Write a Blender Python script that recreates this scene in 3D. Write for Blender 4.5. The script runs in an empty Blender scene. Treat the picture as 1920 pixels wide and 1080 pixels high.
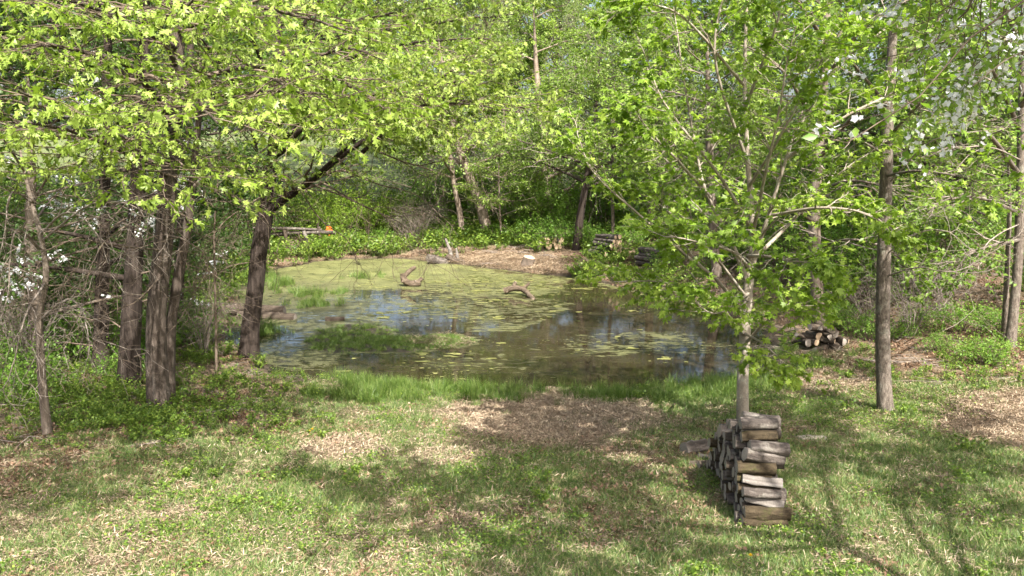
import bpy, math, random
import numpy as np
from mathutils import Vector, Matrix

random.seed(7)
RNG = np.random.default_rng(7)
rad = math.radians
SC = bpy.context.scene
COL = SC.collection

# ------------------------------------------------------------------ camera
F_PX, PITCH, CAM_Z = 1600.0, rad(8.5), 4.2
cam_d = bpy.data.cameras.new('camera')
cam_d.sensor_width = 36.0
cam_d.lens = 36.0 * F_PX / 1920.0
cam_d.clip_start, cam_d.clip_end = 0.05, 3000
cam = bpy.data.objects.new('camera', cam_d)
COL.objects.link(cam)
cam.location = (0, 0, CAM_Z)
cam.rotation_euler = (math.pi / 2 - PITCH, 0, 0)
SC.camera = cam

# ------------------------------------------------------------------ sky, sun, exposure
SUN_EL, SUN_AZ = rad(50), rad(157)      # azimuth clockwise from +Y: behind the camera, to its right
world = bpy.data.worlds.new('World')
SC.world = world
world.use_nodes = True
wn = world.node_tree
bg = wn.nodes['Background']
sky = wn.nodes.new('ShaderNodeTexSky')
sky.sky_type = 'NISHITA'
sky.sun_disc = False
sky.sun_elevation = SUN_EL
sky.sun_rotation = SUN_AZ
sky.air_density = 1.0
sky.dust_density = 6.0
sky.ozone_density = 1.0
wn.links.new(sky.outputs[0], bg.inputs[0])
bg.inputs[1].default_value = 0.15
sun_d = bpy.data.lights.new('sun', 'SUN')
sun_d.energy = 5.0
sun_d.angle = rad(0.53)
sun_d.color = (1.0, 0.955, 0.885)
sun = bpy.data.objects.new('sun', sun_d)
COL.objects.link(sun)
SUN_DIR = Vector((math.sin(SUN_AZ) * math.cos(SUN_EL), math.cos(SUN_AZ) * math.cos(SUN_EL), math.sin(SUN_EL)))
sun.rotation_euler = SUN_DIR.to_track_quat('Z', 'Y').to_euler()
SC.view_settings.view_transform = 'Standard'
SC.view_settings.look = 'None'
SC.view_settings.exposure = 1.42
SC.view_settings.gamma = 1.0
SC.view_settings.use_curve_mapping = False
SC.render.engine = 'CYCLES'
cy = SC.cycles
cy.max_bounces = 5
cy.diffuse_bounces = 3
cy.glossy_bounces = 3
cy.transmission_bounces = 5
cy.transparent_max_bounces = 4
cy.caustics_reflective = False
cy.caustics_refractive = False
cy.sample_clamp_indirect = 6.0
cy.use_adaptive_sampling = True
cy.adaptive_threshold = 0.02
cy.use_denoising = True
try:
    cy.denoiser = 'OPENIMAGEDENOISE'
    cy.denoising_input_passes = 'RGB_ALBEDO_NORMAL'
    cy.denoising_prefilter = 'ACCURATE'
except Exception:
    pass

# ------------------------------------------------------------------ pixel helpers
CP, SP = math.cos(PITCH), math.sin(PITCH)
CAMV = np.array((0.0, 0.0, CAM_Z))

def ray(px, py):
    a, b = (540.0 - py) / F_PX, (px - 960.0) / F_PX
    return np.array((b, CP + a * SP, -SP + a * CP))

def at(px, py, Y):
    d = ray(px, py)
    return CAMV + d * (Y / d[1])

def at_z(px, py, z):
    d = ray(px, py)
    return CAMV + d * ((z - CAM_Z) / d[2])

def to_px(P):
    P = np.asarray(P, float)
    v = P - CAMV
    dep = v[..., 1] * CP - v[..., 2] * SP
    up = v[..., 1] * SP + v[..., 2] * CP
    dep = np.maximum(dep, 0.05)
    return 960 + F_PX * v[..., 0] / dep, 540 - F_PX * up / dep

# ------------------------------------------------------------------ noise
def _hash(ix, iy, s):
    h = (ix.astype(np.int64) * 374761393 + iy.astype(np.int64) * 668265263 + s * 974634777) & 0x7fffffff
    h = ((h ^ (h >> 13)) * 1274126177) & 0x7fffffff
    return ((h ^ (h >> 16)) & 0xffff) / 65535.0

def vnoise(x, y, s=0):
    x = np.asarray(x, float); y = np.asarray(y, float)
    ix, iy = np.floor(x), np.floor(y)
    fx, fy = x - ix, y - iy
    fx = fx * fx * (3 - 2 * fx); fy = fy * fy * (3 - 2 * fy)
    a, b = _hash(ix, iy, s), _hash(ix + 1, iy, s)
    c, d = _hash(ix, iy + 1, s), _hash(ix + 1, iy + 1, s)
    return (a + (b - a) * fx) * (1 - fy) + (c + (d - c) * fx) * fy

def fbm(x, y, s=0, octv=4):
    v, amp, tot = 0, 1.0, 0
    for o in range(octv):
        v = v + amp * vnoise(np.asarray(x) * 2 ** o, np.asarray(y) * 2 ** o, s + o * 17)
        tot += amp; amp *= 0.5
    return v / tot

def sstep(a, b, x):
    t = np.clip((np.asarray(x, float) - a) / (b - a), 0, 1)
    return t * t * (3 - 2 * t)

# ------------------------------------------------------------------ terrain
POND_PX = [(478, 672), (520, 700), (600, 716), (720, 722), (840, 728), (920, 733), (1000, 737), (1100, 738), (1200, 734),
           (1290, 722), (1370, 716), (1430, 706), (1462, 680), (1455, 645), (1420, 612), (1370, 590), (1300, 568), (1210, 547),
           (1120, 529), (1040, 517), (960, 508), (890, 499), (840, 494), (790, 489), (740, 485), (660, 486), (590, 491), (530, 503),
           (490, 520), (455, 545), (440, 580), (430, 615), (440, 645)]
POND = np.array([at_z(x, y, 0.0)[:2] for x, y in POND_PX])

def pond_sd(x, y):
    x = np.asarray(x, float).ravel(); y = np.asarray(y, float).ravel()
    x = x + 0.35 * (fbm(x * 0.9, y * 0.9, 5) - 0.5) * 2
    y = y + 0.35 * (fbm(x * 0.9 + 9, y * 0.9, 6) - 0.5) * 2
    A, B = POND, np.roll(POND, -1, 0)
    best = np.full(x.shape, 1e9); inside = np.zeros(x.shape, bool)
    for (ax, ay), (bx, by) in zip(A, B):
        dx, dy = bx - ax, by - ay
        t = np.clip(((x - ax) * dx + (y - ay) * dy) / (dx * dx + dy * dy), 0, 1)
        best = np.minimum(best, (x - ax - t * dx) ** 2 + (y - ay - t * dy) ** 2)
        c = ((ay > y) != (by > y)) & (x < (bx - ax) * (y - ay) / ((by - ay) if by != ay else 1e-9) + ax)
        inside ^= c
    d = np.sqrt(best)
    return np.where(inside, -d, d)

ISL = [(at_z(655, 632, 0)[:2], 1.0, 1.7), (at_z(735, 645, 0)[:2], 1.25, 0.85), (at_z(830, 640, 0)[:2], 0.75, 0.75)]

def ground_z(x, y):
    shp = np.shape(x)
    x = np.atleast_1d(np.asarray(x, float)).ravel(); y = np.atleast_1d(np.asarray(y, float)).ravel()
    s = pond_sd(x, y)
    so = np.maximum(s, 0)
    slope = 0.052 + 0.055 * sstep(4, 10, x) * sstep(11, 16, y) + 0.02 * sstep(30, 36, y)
    bank = 0.05 * sstep(0, .15, so) + 0.30 * sstep(0, 1.8, so) * sstep(24, 33, y) * sstep(-6, 1, x) + 0.25 * sstep(0, 1.6, so) * sstep(4, 7, x) * sstep(18, 22, y)
    h = bank + slope * so
    hill = 0.10 * np.maximum(0, y - 44) + 0.07 * np.maximum(0, x - 9) * sstep(12, 20, y)
    h = h + hill
    h = 9.0 * np.tanh(h / 9.0)
    h = h + (fbm(x * .7, y * .7, 1) - .5) * 0.10 * sstep(0, 1.5, so) + (fbm(x * .15, y * .15, 2) - .5) * 0.5 * sstep(2, 12, so) * sstep(18, 30, y)
    hin = -0.04 - 0.5 * sstep(0, 2.0, -s)
    h = np.where(s > 0, h, hin)
    for (c, rx, ry) in ISL:
        q = np.sqrt(((x - c[0]) / rx) ** 2 + ((y - c[1]) / ry) ** 2) + (fbm(x * 1.5, y * 1.5, 11) - .5) * .7
        h = np.where((s < 0) & (q < 1.25), np.maximum(h, 0.06 * (1.0 - sstep(.3, 1.25, q)) - 0.02), h)
    return h.reshape(shp) if shp else float(h[0])

def gp(px, py):
    """point where the photo pixel's ray meets the ground"""
    d = ray(px, py)
    lo, prev = 3.0, None
    ts = np.linspace(3, 120, 500)
    pts = CAMV + d * ts[:, None]
    g = ground_z(pts[:, 0], pts[:, 1])
    i = int(np.argmax(pts[:, 2] <= g)) if np.any(pts[:, 2] <= g) else len(ts) - 1
    t0, t1 = ts[max(i - 1, 0)], ts[i]
    for _ in range(18):
        m = (t0 + t1) / 2
        p = CAMV + d * m
        if p[2] <= ground_z(p[0], p[1]): t1 = m
        else: t0 = m
    return CAMV + d * t1

# ------------------------------------------------------------------ mesh helpers
def mk_mesh(name, V, F, mats, attrs=None, smooth=True, mat_idx=None):
    """V (n,3); F = (m,k) array or list of such arrays"""
    if not isinstance(F, (list, tuple)): F = [F]
    me = bpy.data.meshes.new(name)
    V = np.ascontiguousarray(V, np.float32)
    F = [np.asarray(f, np.int32) for f in F if len(f)]
    loops = np.concatenate([f.ravel() for f in F])
    sizes = np.concatenate([np.full(len(f), f.shape[1], np.int32) for f in F])
    starts = np.concatenate([[0], np.cumsum(sizes)[:-1]]).astype(np.int32)
    me.vertices.add(len(V)); me.vertices.foreach_set('co', V.ravel())
    me.loops.add(len(loops)); me.loops.foreach_set('vertex_index', loops)
    me.polygons.add(len(sizes)); me.polygons.foreach_set('loop_start', starts)
    me.polygons.foreach_set('loop_total', sizes)
    if smooth: me.polygons.foreach_set('use_smooth', np.ones(len(sizes), bool))
    for m in (mats if isinstance(mats, (list, tuple)) else [mats]): me.materials.append(m)
    if mat_idx is not None: me.polygons.foreach_set('material_index', np.asarray(mat_idx, np.int32))
    for k, v in (attrs or {}).items():
        a = me.attributes.new(k, 'FLOAT', 'POINT')
        a.data.foreach_set('value', np.ascontiguousarray(v, np.float32))
    me.update(calc_edges=True)
    return me

def ob(name, me, parent=None, loc=None):
    o = bpy.data.objects.new(name, me)
    COL.objects.link(o)
    if parent is not None: o.parent = parent
    if loc is not None: o.location = loc
    return o

def tag(o, label=None, cat=None, group=None, kind=None):
    if label: o['label'] = label
    if cat: o['category'] = cat
    if group: o['group'] = group
    if kind: o['kind'] = kind
    return o

def empty(name, loc=(0, 0, 0)):
    o = bpy.data.objects.new(name, None)
    o.empty_display_size = 0.2
    COL.objects.link(o)
    o.location = loc
    return o

def copy_tree(o, parent=None):
    c = o.copy(); COL.objects.link(c); c.parent = parent
    for ch in o.children: copy_tree(ch, c)
    return c

# ------------------------------------------------------------------ materials
class NT:
    def __init__(s, name):
        s.m = bpy.data.materials.new(name); s.m.use_nodes = True
        s.t = s.m.node_tree; s.t.nodes.clear()
        s.out = s.n('ShaderNodeOutputMaterial')
    def n(s, typ, **kw):
        nd = s.t.nodes.new(typ)
        for k, v in kw.items():
            if k.startswith('i_'):
                key = k[2:]
                key = int(key) if key.isdigit() else key.replace('_', ' ')
                s.set(nd.inputs[key], v)
            else: setattr(nd, k, v)
        return nd
    def set(s, inp, v):
        if isinstance(v, bpy.types.NodeSocket): s.t.links.new(v, inp)
        else: inp.default_value = v
    def coord(s, scale=(1, 1, 1), kind='Object'):
        c = s.n('ShaderNodeTexCoord')
        mp = s.n('ShaderNodeMapping'); s.t.links.new(c.outputs[kind], mp.inputs[0])
        mp.inputs['Scale'].default_value = scale
        return mp.outputs[0]
    def noise(s, scale, vec=None, detail=4, rough=.55, dist=0):
        nd = s.n('ShaderNodeTexNoise'); nd.inputs['Scale'].default_value = scale
        nd.inputs['Detail'].default_value = detail; nd.inputs['Roughness'].default_value = rough
        nd.inputs['Distortion'].default_value = dist
        if vec is not None: s.t.links.new(vec, nd.inputs['Vector'])
        return nd.outputs[0]
    def ramp(s, fac, stops, interp='LINEAR'):
        r = s.n('ShaderNodeValToRGB'); cr = r.color_ramp; cr.interpolation = interp
        while len(cr.elements) < len(stops): cr.elements.new(.5)
        for e, (p, c) in zip(cr.elements, stops):
            e.position = p
            e.color = (*c, 1) if not np.isscalar(c) else (c, c, c, 1)
        s.set(r.inputs[0], fac)
        return r.outputs[0]
    def mix(s, f, a, b, mode='MIX'):
        m = s.n('ShaderNodeMix', data_type='RGBA', blend_type=mode)
        s.set(m.inputs[0], f)
        for k, v in ((6, a), (7, b)):
            if isinstance(v, tuple) and len(v) == 3: v = (*v, 1)
            s.set(m.inputs[k], v)
        return m.outputs[2]
    def math(s, op, a, b=None, c=None, clamp=False):
        m = s.n('ShaderNodeMath', operation=op, use_clamp=clamp)
        s.set(m.inputs[0], a)
        if b is not None: s.set(m.inputs[1], b)
        if c is not None: s.set(m.inputs[2], c)
        return m.outputs[0]
    def attr(s, name):
        a = s.n('ShaderNodeAttribute', attribute_name=name); return a.outputs['Fac']
    def bump(s, h, strength=.5, dist=.02):
        b = s.n('ShaderNodeBump'); b.inputs['Strength'].default_value = strength
        b.inputs['Distance'].default_value = dist
        s.t.links.new(h, b.inputs['Height']); return b.outputs[0]
    def pbsdf(s, col, rough=.8, spec=.3, normal=None):
        p = s.n('ShaderNodeBsdfPrincipled')
        s.set(p.inputs['Base Color'], (*col, 1) if isinstance(col, tuple) else col)
        s.set(p.inputs['Roughness'], rough)
        s.set(p.inputs['Specular IOR Level'], spec)
        if normal is not None: s.t.links.new(normal, p.inputs['Normal'])
        return p.outputs[0]
    def done(s, sh):
        s.t.links.new(sh, s.out.inputs[0]); return s.m

def leaf_mat(name, stops, trans=0.42, gloss=.35, tboost=(1.15, 1.25, .55)):
    t = NT(name)
    oi = t.n('ShaderNodeObjectInfo')
    f = t.math('ADD', t.attr('tint'), t.math('MULTIPLY', t.math('SUBTRACT', oi.outputs['Random'], .5), .25), clamp=True)
    col = t.ramp(f, stops)
    d = t.pbsdf(col, rough=.42, spec=gloss)
    tc = t.mix(1.0, col, tboost, 'MULTIPLY')
    tr = t.n('ShaderNodeBsdfTranslucent'); t.t.links.new(tc, tr.inputs[0])
    mx = t.n('ShaderNodeMixShader'); mx.inputs[0].default_value = trans
    t.t.links.new(d, mx.inputs[1]); t.t.links.new(tr.outputs[0], mx.inputs[2])
    return t.done(mx.outputs[0])

def bark_mat(name, c0, c1, c2, scale=9, stretch=.16, bump=.7, lichen=None, dist=.02, along=None):
    t = NT(name)
    v = t.coord(along or (1, 1, stretch))
    n1 = t.noise(scale, v, 6, .65, .3)
    v2 = t.coord((1, 1, 1))
    n2 = t.noise(1.7, v2, 4, .6)
    n3 = t.noise(60, v2, 3, .6)
    col = t.ramp(n1, [(.3, c0), (.52, c1), (.72, c2)])
    col = t.mix(t.ramp(n2, [(.35, 0.0), (.7, .5)]), col, tuple(x * .6 for x in c1))
    if lichen: col = t.mix(t.ramp(t.noise(4.5, v2, 5, .7), [(.55, 0.0), (.66, .75)]), col, lichen)
    col = t.mix(.25, col, t.ramp(n3, [(.3, .1), (.7, .9)]), 'OVERLAY')
    h = t.math('ADD', n1, t.math('MULTIPLY', n3, .25))
    return t.done(t.pbsdf(col, .9, .15, t.bump(h, bump, dist)))

M = {}
M['leaf_oak'] = leaf_mat('oak leaf', [(0, (.12, .19, .02)), (.5, (.225, .325, .045)), (1, (.37, .46, .11))])
M['leaf_maple'] = leaf_mat('maple leaf', [(0, (.11, .19, .02)), (.5, (.20, .31, .035)), (1, (.33, .43, .07))])
M['leaf_oak_mid'] = leaf_mat('mid oak leaf', [(0, (.12, .19, .03)), (.5, (.23, .31, .055)), (1, (.36, .43, .11))])
M['leaf_far'] = leaf_mat('woodland leaf', [(0, (0.088, 0.153, 0.024)), (0.5, (0.165, 0.26, 0.047)), (1, (0.283, 0.378, 0.088))])
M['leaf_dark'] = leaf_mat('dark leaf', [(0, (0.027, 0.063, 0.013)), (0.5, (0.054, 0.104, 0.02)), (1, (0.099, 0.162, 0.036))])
M['leaf_hazy_pale'] = leaf_mat('pale leaf', [(0, (.15, .21, .075)), (.5, (.24, .31, .12)), (1, (.36, .42, .2))])  # silvery leaf, paled further so distance haze is painted into its colour
M['leaf_shrub'] = leaf_mat('shrub leaf', [(0, (0.075, 0.156, 0.022)), (0.5, (0.144, 0.263, 0.037)), (1, (0.263, 0.388, 0.069))])
M['leaf_herb'] = leaf_mat('herb leaf', [(0, (.06, .12, .018)), (.5, (.13, .21, .03)), (1, (.25, .32, .055))], trans=.35)
M['grass'] = leaf_mat('grass blade', [(0, (.07, .125, .035)), (.45, (.14, .21, .06)), (.75, (.23, .28, .10)), (1, (.42, .36, .2))], trans=.3, gloss=.3)
M['sedge'] = leaf_mat('sedge blade', [(0, (.07, .13, .025)), (.6, (.13, .20, .04)), (1, (.26, .30, .10))], trans=.3, gloss=.3)
M['straw'] = leaf_mat('dry straw', [(0, (.19, .14, .095)), (.5, (.35, .27, .19)), (1, (.52, .43, .31))], trans=.12, gloss=.2, tboost=(1, .9, .7))
M['litter'] = leaf_mat('dry leaf', [(0, (.08, .045, .027)), (.5, (.19, .115, .07)), (.85, (.25, .165, .11)), (1, (.34, .25, .17))], trans=.12, gloss=.2, tboost=(1, .8, .5))
M['petal'] = leaf_mat('petal', [(0, (.72, .74, .76)), (1, (.85, .85, .86))], trans=.35, gloss=.2, tboost=(1, 1, 1))
M['dandelion'] = leaf_mat('yellow petal', [(0, (.80, .50, .02)), (1, (.85, .60, .03))], trans=.2, gloss=.2, tboost=(1, .9, .5))
M['bark_oak'] = bark_mat('oak bark', (.028, .021, .017), (.095, .074, .059), (.20, .168, .14), 17, .10, 1.0, dist=.045)
M['bark_dark'] = bark_mat('dark bark', (.016, .012, .01), (.05, .038, .031), (.105, .083, .07), 16, .12, 1.0, dist=.04)
M['bark_maple'] = bark_mat('maple bark', (.17, .14, .11), (.31, .265, .21), (.44, .39, .32), 7, .35, .35, lichen=(.40, .40, .33), dist=.008)
M['bark_cherry'] = bark_mat('scaly bark', (.055, .043, .034), (.145, .12, .098), (.26, .225, .185), 30, .35, 1.0, dist=.02, lichen=(.22, .21, .17))
M['bark_tan'] = bark_mat('tan bark', (.12, .092, .07), (.24, .19, .148), (.38, .32, .26), 6, .15, .7)
M['bark_far'] = bark_mat('woodland bark', (.08, .062, .048), (.175, .14, .11), (.30, .255, .21), 6, .15, .7)
M['twig'] = bark_mat('twig', (.13, .105, .085), (.25, .21, .175), (.38, .34, .30), 12, .5, .3)
M['twig_brown'] = bark_mat('brown twig', (.08, .06, .045), (.15, .115, .085), (.24, .19, .15), 12, .5, .3)
M['log_bark'] = bark_mat('log bark', (.022, .018, .015), (.09, .075, .064), (.25, .22, .195), 11, 1, 1.0, lichen=(.20, .185, .155), dist=.035, along=(.25, 1, 1))
M['log_moss'] = bark_mat('mossy log bark', (.018, .014, .009), (.055, .041, .024), (.13, .10, .062), 10, 1, 1.0, lichen=(.045, .048, .014), dist=.03, along=(.4, 1, 1))
M['log_white'] = bark_mat('bleached wood', (.06, .05, .042), (.18, .16, .14), (.34, .315, .285), 12, 1, .9, dist=.015, along=(.12, 1, 1))
M['driftwood'] = bark_mat('driftwood', (.035, .026, .018), (.11, .083, .058), (.25, .20, .15), 12, 1, 1.0, dist=.03, along=(.4, 1, 1))
M['log_dark'] = bark_mat('wet dark bark', (.035, .027, .02), (.085, .066, .05), (.16, .13, .10), 16, 1, 1.0, dist=.02, along=(.25, 1, 1))

def cut_mat(name, c0, c1):
    t = NT(name)
    v = t.coord((1, 1, 1))
    w = t.n('ShaderNodeTexWave', wave_type='RINGS', rings_direction='X')
    t.t.links.new(v, w.inputs['Vector'])
    w.inputs['Scale'].default_value = 14; w.inputs['Distortion'].default_value = 2.5; w.inputs['Detail'].default_value = 3
    n = t.noise(9, v, 5, .6)
    col = t.mix(t.math('MULTIPLY', w.outputs['Fac'], .45), c0, c1)
    col = t.mix(t.ramp(n, [(.4, 0.0), (.75, .6)]), col, tuple(x * .45 for x in c0))
    return t.done(t.pbsdf(col, .85, .2, t.bump(t.math('ADD', n, w.outputs['Fac']), .3, .004)))
M['cut_old'] = cut_mat('weathered cut wood', (.30, .26, .22), (.19, .16, .135))
M['cut_fresh'] = cut_mat('fresh cut wood', (.48, .36, .24), (.36, .24, .15))

def ground_material():
    t = NT('woodland soil')
    v = t.coord((1, 1, 1))
    big, mid, fine = t.noise(.6, v, 5, .6), t.noise(5, v, 6, .65), t.noise(38, v, 6, .7)
    soil = t.ramp(mid, [(.3, (.062, .044, .031)), (.5, (.12, .088, .06)), (.7, (.20, .15, .105))])
    vor = t.n('ShaderNodeTexVoronoi'); vor.inputs['Scale'].default_value = 26
    t.t.links.new(v, vor.inputs['Vector'])
    leafc = t.ramp(vor.outputs['Color'], [(.1, (.09, .055, .033)), (.5, (.22, .15, .095)), (.9, (.36, .27, .18))])
    soil = t.mix(t.ramp(fine, [(.42, 0.0), (.58, .8)]), soil, leafc)
    green = t.ramp(fine, [(.3, (.045, .075, .018)), (.7, (.13, .18, .055))])
    gmask = t.math('MULTIPLY', t.attr('green'), t.ramp(mid, [(.3, .35), (.6, 1.0)]), clamp=True)
    col = t.mix(gmask, soil, green)
    strw = t.ramp(fine, [(.25, (.20, .145, .09)), (.5, (.36, .28, .18)), (.75, (.52, .43, .29))])
    col = t.mix(t.math('MULTIPLY', t.attr('straw'), t.ramp(fine, [(.3, .5), (.6, 1.0)]), clamp=True), col, strw)
    mud = t.ramp(mid, [(.3, (.028, .022, .015)), (.7, (.075, .058, .04))])
    col = t.mix(t.attr('mud'), col, mud)
    rough = t.math('SUBTRACT', .95, t.math('MULTIPLY', t.attr('mud'), .4))
    h = t.math('ADD', t.math('MULTIPLY', mid, .6), fine)
    return t.done(t.pbsdf(col, rough, .25, t.bump(h, .8, .03)))
M['ground'] = ground_material()

def water_material():
    t = NT('pond water')
    v = t.coord((1, 1, 1))
    w1, w2 = t.noise(1.3, v, 3, .5), t.noise(9, v, 3, .5)
    murk = t.ramp(t.noise(.7, v, 5, .6), [(.3, (.012, .009, .005)), (.7, (.030, .022, .012))])
    speck = t.noise(75, v, 2, .5)
    sp = t.math('MULTIPLY', t.ramp(speck, [(.64, 0.0), (.70, 1.0)]), t.ramp(t.noise(1.1, v, 4, .6), [(.35, .15), (.6, .9)]))
    col = t.mix(sp, murk, (.26, .23, .15))
    wv = t.coord((1, 2.2, 1))
    film = t.noise(2.6, wv, 8, .68, .6)
    thr = t.math('SUBTRACT', 1.0, t.attr('algae'))
    k = t.math('MULTIPLY', t.math('SUBTRACT', film, t.math('MULTIPLY_ADD', thr, .5, .25)), 16, clamp=True)
    fine = t.noise(30, v, 5, .7)
    kk = t.math('MULTIPLY', k, t.ramp(fine, [(.30, .25), (.5, 1.0)]), clamp=True)
    tone = t.noise(.9, v, 5, .65)
    green = t.ramp(t.math('ADD', t.math('MULTIPLY', tone, .6), t.math('MULTIPLY', fine, .4)),
                   [(.3, (.05, .053, .021)), (.5, (.118, .124, .046)), (.70, (.22, .225, .088))])
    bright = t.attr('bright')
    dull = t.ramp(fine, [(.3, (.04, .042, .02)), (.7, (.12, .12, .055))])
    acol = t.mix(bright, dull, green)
    scum = t.pbsdf(acol, .75, .25, t.bump(t.math('ADD', film, fine), .5, .02))
    wat = t.n('ShaderNodeBsdfPrincipled')
    t.t.links.new(col, wat.inputs['Base Color'])
    t.set(wat.inputs['Roughness'], t.math('MULTIPLY_ADD', sp, .4, .045))
    wat.inputs['IOR'].default_value = 1.333
    wat.inputs['Specular IOR Level'].default_value = .6
    t.t.links.new(t.bump(t.math('ADD', w1, t.math('MULTIPLY', w2, .12)), .05, .05), wat.inputs['Normal'])
    fv = t.coord((.6, 1.6, 1))
    pollen = t.pbsdf(t.ramp(fine, [(.3, (.028, .025, .013)), (.7, (.075, .068, .034))]), .32, .4)
    pf = t.math('MULTIPLY', t.ramp(t.noise(.75, fv, 6, .62, .8), [(.44, .02), (.66, .42)]), t.ramp(fine, [(.25, .55), (.6, 1.0)]), clamp=True)
    m0 = t.n('ShaderNodeMixShader')
    t.t.links.new(pf, m0.inputs[0]); t.t.links.new(wat.outputs[0], m0.inputs[1]); t.t.links.new(pollen, m0.inputs[2])
    mx = t.n('ShaderNodeMixShader')
    t.t.links.new(kk, mx.inputs[0]); t.t.links.new(m0.outputs[0], mx.inputs[1]); t.t.links.new(scum, mx.inputs[2])
    return t.done(mx.outputs[0])
M['water'] = water_material()

def plain(name, col, rough=.8):
    t = NT(name); v = t.coord()
    n = t.noise(14, v, 5, .6)
    c = t.mix(t.ramp(n, [(.35, 0.0), (.7, .5)]), col, tuple(x * .6 for x in col))
    return t.done(t.pbsdf(c, rough, .3, t.bump(n, .3, .01)))
M['algae'] = leaf_mat('floating algae', [(0, (.09, .10, .03)), (.5, (.19, .195, .06)), (1, (.32, .32, .12))], trans=.1, gloss=.3)
M['orange'] = plain('orange tape', (.85, .16, .02), .5)
M['stone'] = plain('pale stone', (.42, .37, .30))

# ------------------------------------------------------------------ zone maps (in photo pixels of ground points)
def zone(px, py, cx, cy, rx, ry, s=0, wob=.35):
    q = np.sqrt(((px - cx) / rx) ** 2 + ((py - cy) / ry) ** 2)
    q = q + (fbm(px / rx * 2.2, py / ry * 2.2, 100 + s) - .5) * 2 * wob
    return 1 - sstep(.75, 1.15, q)

def maps(x, y):
    """densities 0..1 on the ground at world x, y"""
    z = ground_z(x, y)
    px, py = to_px(np.stack([x, y, z], -1))
    s = pond_sd(x, y)
    land = sstep(0.0, .12, s)
    n1 = fbm(x * .8, y * .8, 21); n2 = fbm(x * 2.3, y * 2.3, 22); n3 = fbm(x * .35, y * .35, 23)
    straw = np.maximum.reduce([zone(px, py, 1020, 788, 190, 50, 1), zone(px, py, 1880, 785, 120, 50, 2),
                               .6 * zone(px, py, 640, 845, 85, 22, 3), 
                               .3 * zone(px, py, 850, 850, 130, 30, 5, .5), .55 * zone(px, py, 1540, 700, 110, 45, 6, .5)])
    left_wood = sstep(640, 470, px + (n1 - .5) * 260) * sstep(845, 790, py + (n2 - .5) * 90)
    right_wood = sstep(1440, 1520, px + (n1 - .5) * 120) * sstep(740, 690, py + (n2 - .5) * 60)
    far = sstep(21, 26, y)
    wood = np.clip(left_wood + right_wood + far, 0, 1)
    edge = sstep(2.2, .25, s) * sstep(19, 16.5, y) * sstep(480, 560, px) * sstep(.30, .55, fbm(x * .9, y * .9, 25))
    lawn = (1 - wood) * sstep(17.5, 15.5, y)
    grass = lawn * np.clip(.42 + 1.7 * (n1 - .42) + .8 * (n2 - .5), .08, 1) * (1 - .93 * straw)
    lush = np.maximum(zone(px, py, 1720, 910, 260, 90, 7), zone(px, py, 1850, 1030, 200, 70, 9))
    grass = np.clip(grass + .5 * lush * lawn * (1 - straw) + .9 * edge * (1 - .85 * straw), 0, 1) * land
    weeds = np.clip(lawn * .5 * sstep(.54, .72, fbm(x * 1.1 + 7, y * 1.1, 24)) + .5 * zone(px, py, 1640, 760, 240, 70, 8) * lawn, 0, 1) * land * (1 - .9 * straw)
    litter = land * np.clip(.9 * right_wood + .75 * left_wood * sstep(.35, .6, n1) + .8 * zone(px, py, 110, 850, 230, 70, 10, .5)
                            + .55 * zone(px, py, 1200, 930, 260, 90, 11, .6) + .5 * lawn * sstep(.5, .66, n2)
                            + .8 * zone(px, py, 600, 820, 150, 30, 12, .5) + .7 * far * sstep(60, 35, y), 0, 1)
    herb = land * np.clip(left_wood * (1 - .45 * sstep(300, 420, px)) * np.clip(.45 + 1.8 * (n1 - .42), .08, 1) + .45 * right_wood * sstep(.42, .66, n1)
                          + far * sstep(.42, .62, n1) * (1 - .8 * zone(px, py, 960, 490, 170, 22, 13)), 0, 1)
    chips = zone(px, py, 940, 497, 190, 24, 14) * far
    mud = np.clip(sstep(.35, 0, s) * (1 - edge) + (s < 0) * 1.0, 0, 1)
    return dict(s=s, z=z, px=px, py=py, straw=np.clip(straw + .4 * chips, 0, 1), grass=grass, weeds=weeds, litter=litter, herb=herb, mud=mud, edge=edge, lawn=lawn, wood=wood, far=far, land=land, chips=chips)

# ------------------------------------------------------------------ ground sheet
def axis(a, b, step, outer, n_out):
    core = np.arange(a, b + step / 2, step)
    g = np.geomspace(step, outer, n_out)
    return np.concatenate([(a - np.cumsum(g))[::-1], core, b + np.cumsum(g)])

def build_ground():
    xs, ys = axis(-14, 14, .16, 90, 24), axis(3, 42, .16, 90, 24)
    X, Y = np.meshgrid(xs, ys)
    m = maps(X.ravel(), Y.ravel())
    V = np.stack([X.ravel(), Y.ravel(), m['z']], 1)
    nx, ny = len(xs), len(ys)
    i = (np.arange(ny - 1)[:, None] * nx + np.arange(nx - 1)[None]).ravel()
    F = np.stack([i, i + 1, i + nx + 1, i + nx], 1)
    green = np.clip(m['grass'] * .9 + .5 * m['weeds'] + .35 * m['herb'] + .15 * m['lawn'], 0, 1)
    green = np.maximum(green, .97 * sstep(40, 48, Y.ravel()))
    for c, rx, ry in ISL: green = np.maximum(green, .8 * (m['s'] < 0) * (m['z'] > 0))
    me = mk_mesh('ground', V, F, M['ground'], dict(green=green, straw=m['straw'], mud=m['mud'] * (m['z'] < .1)))
    tag(ob('ground', me), kind='structure')
build_ground()

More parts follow.
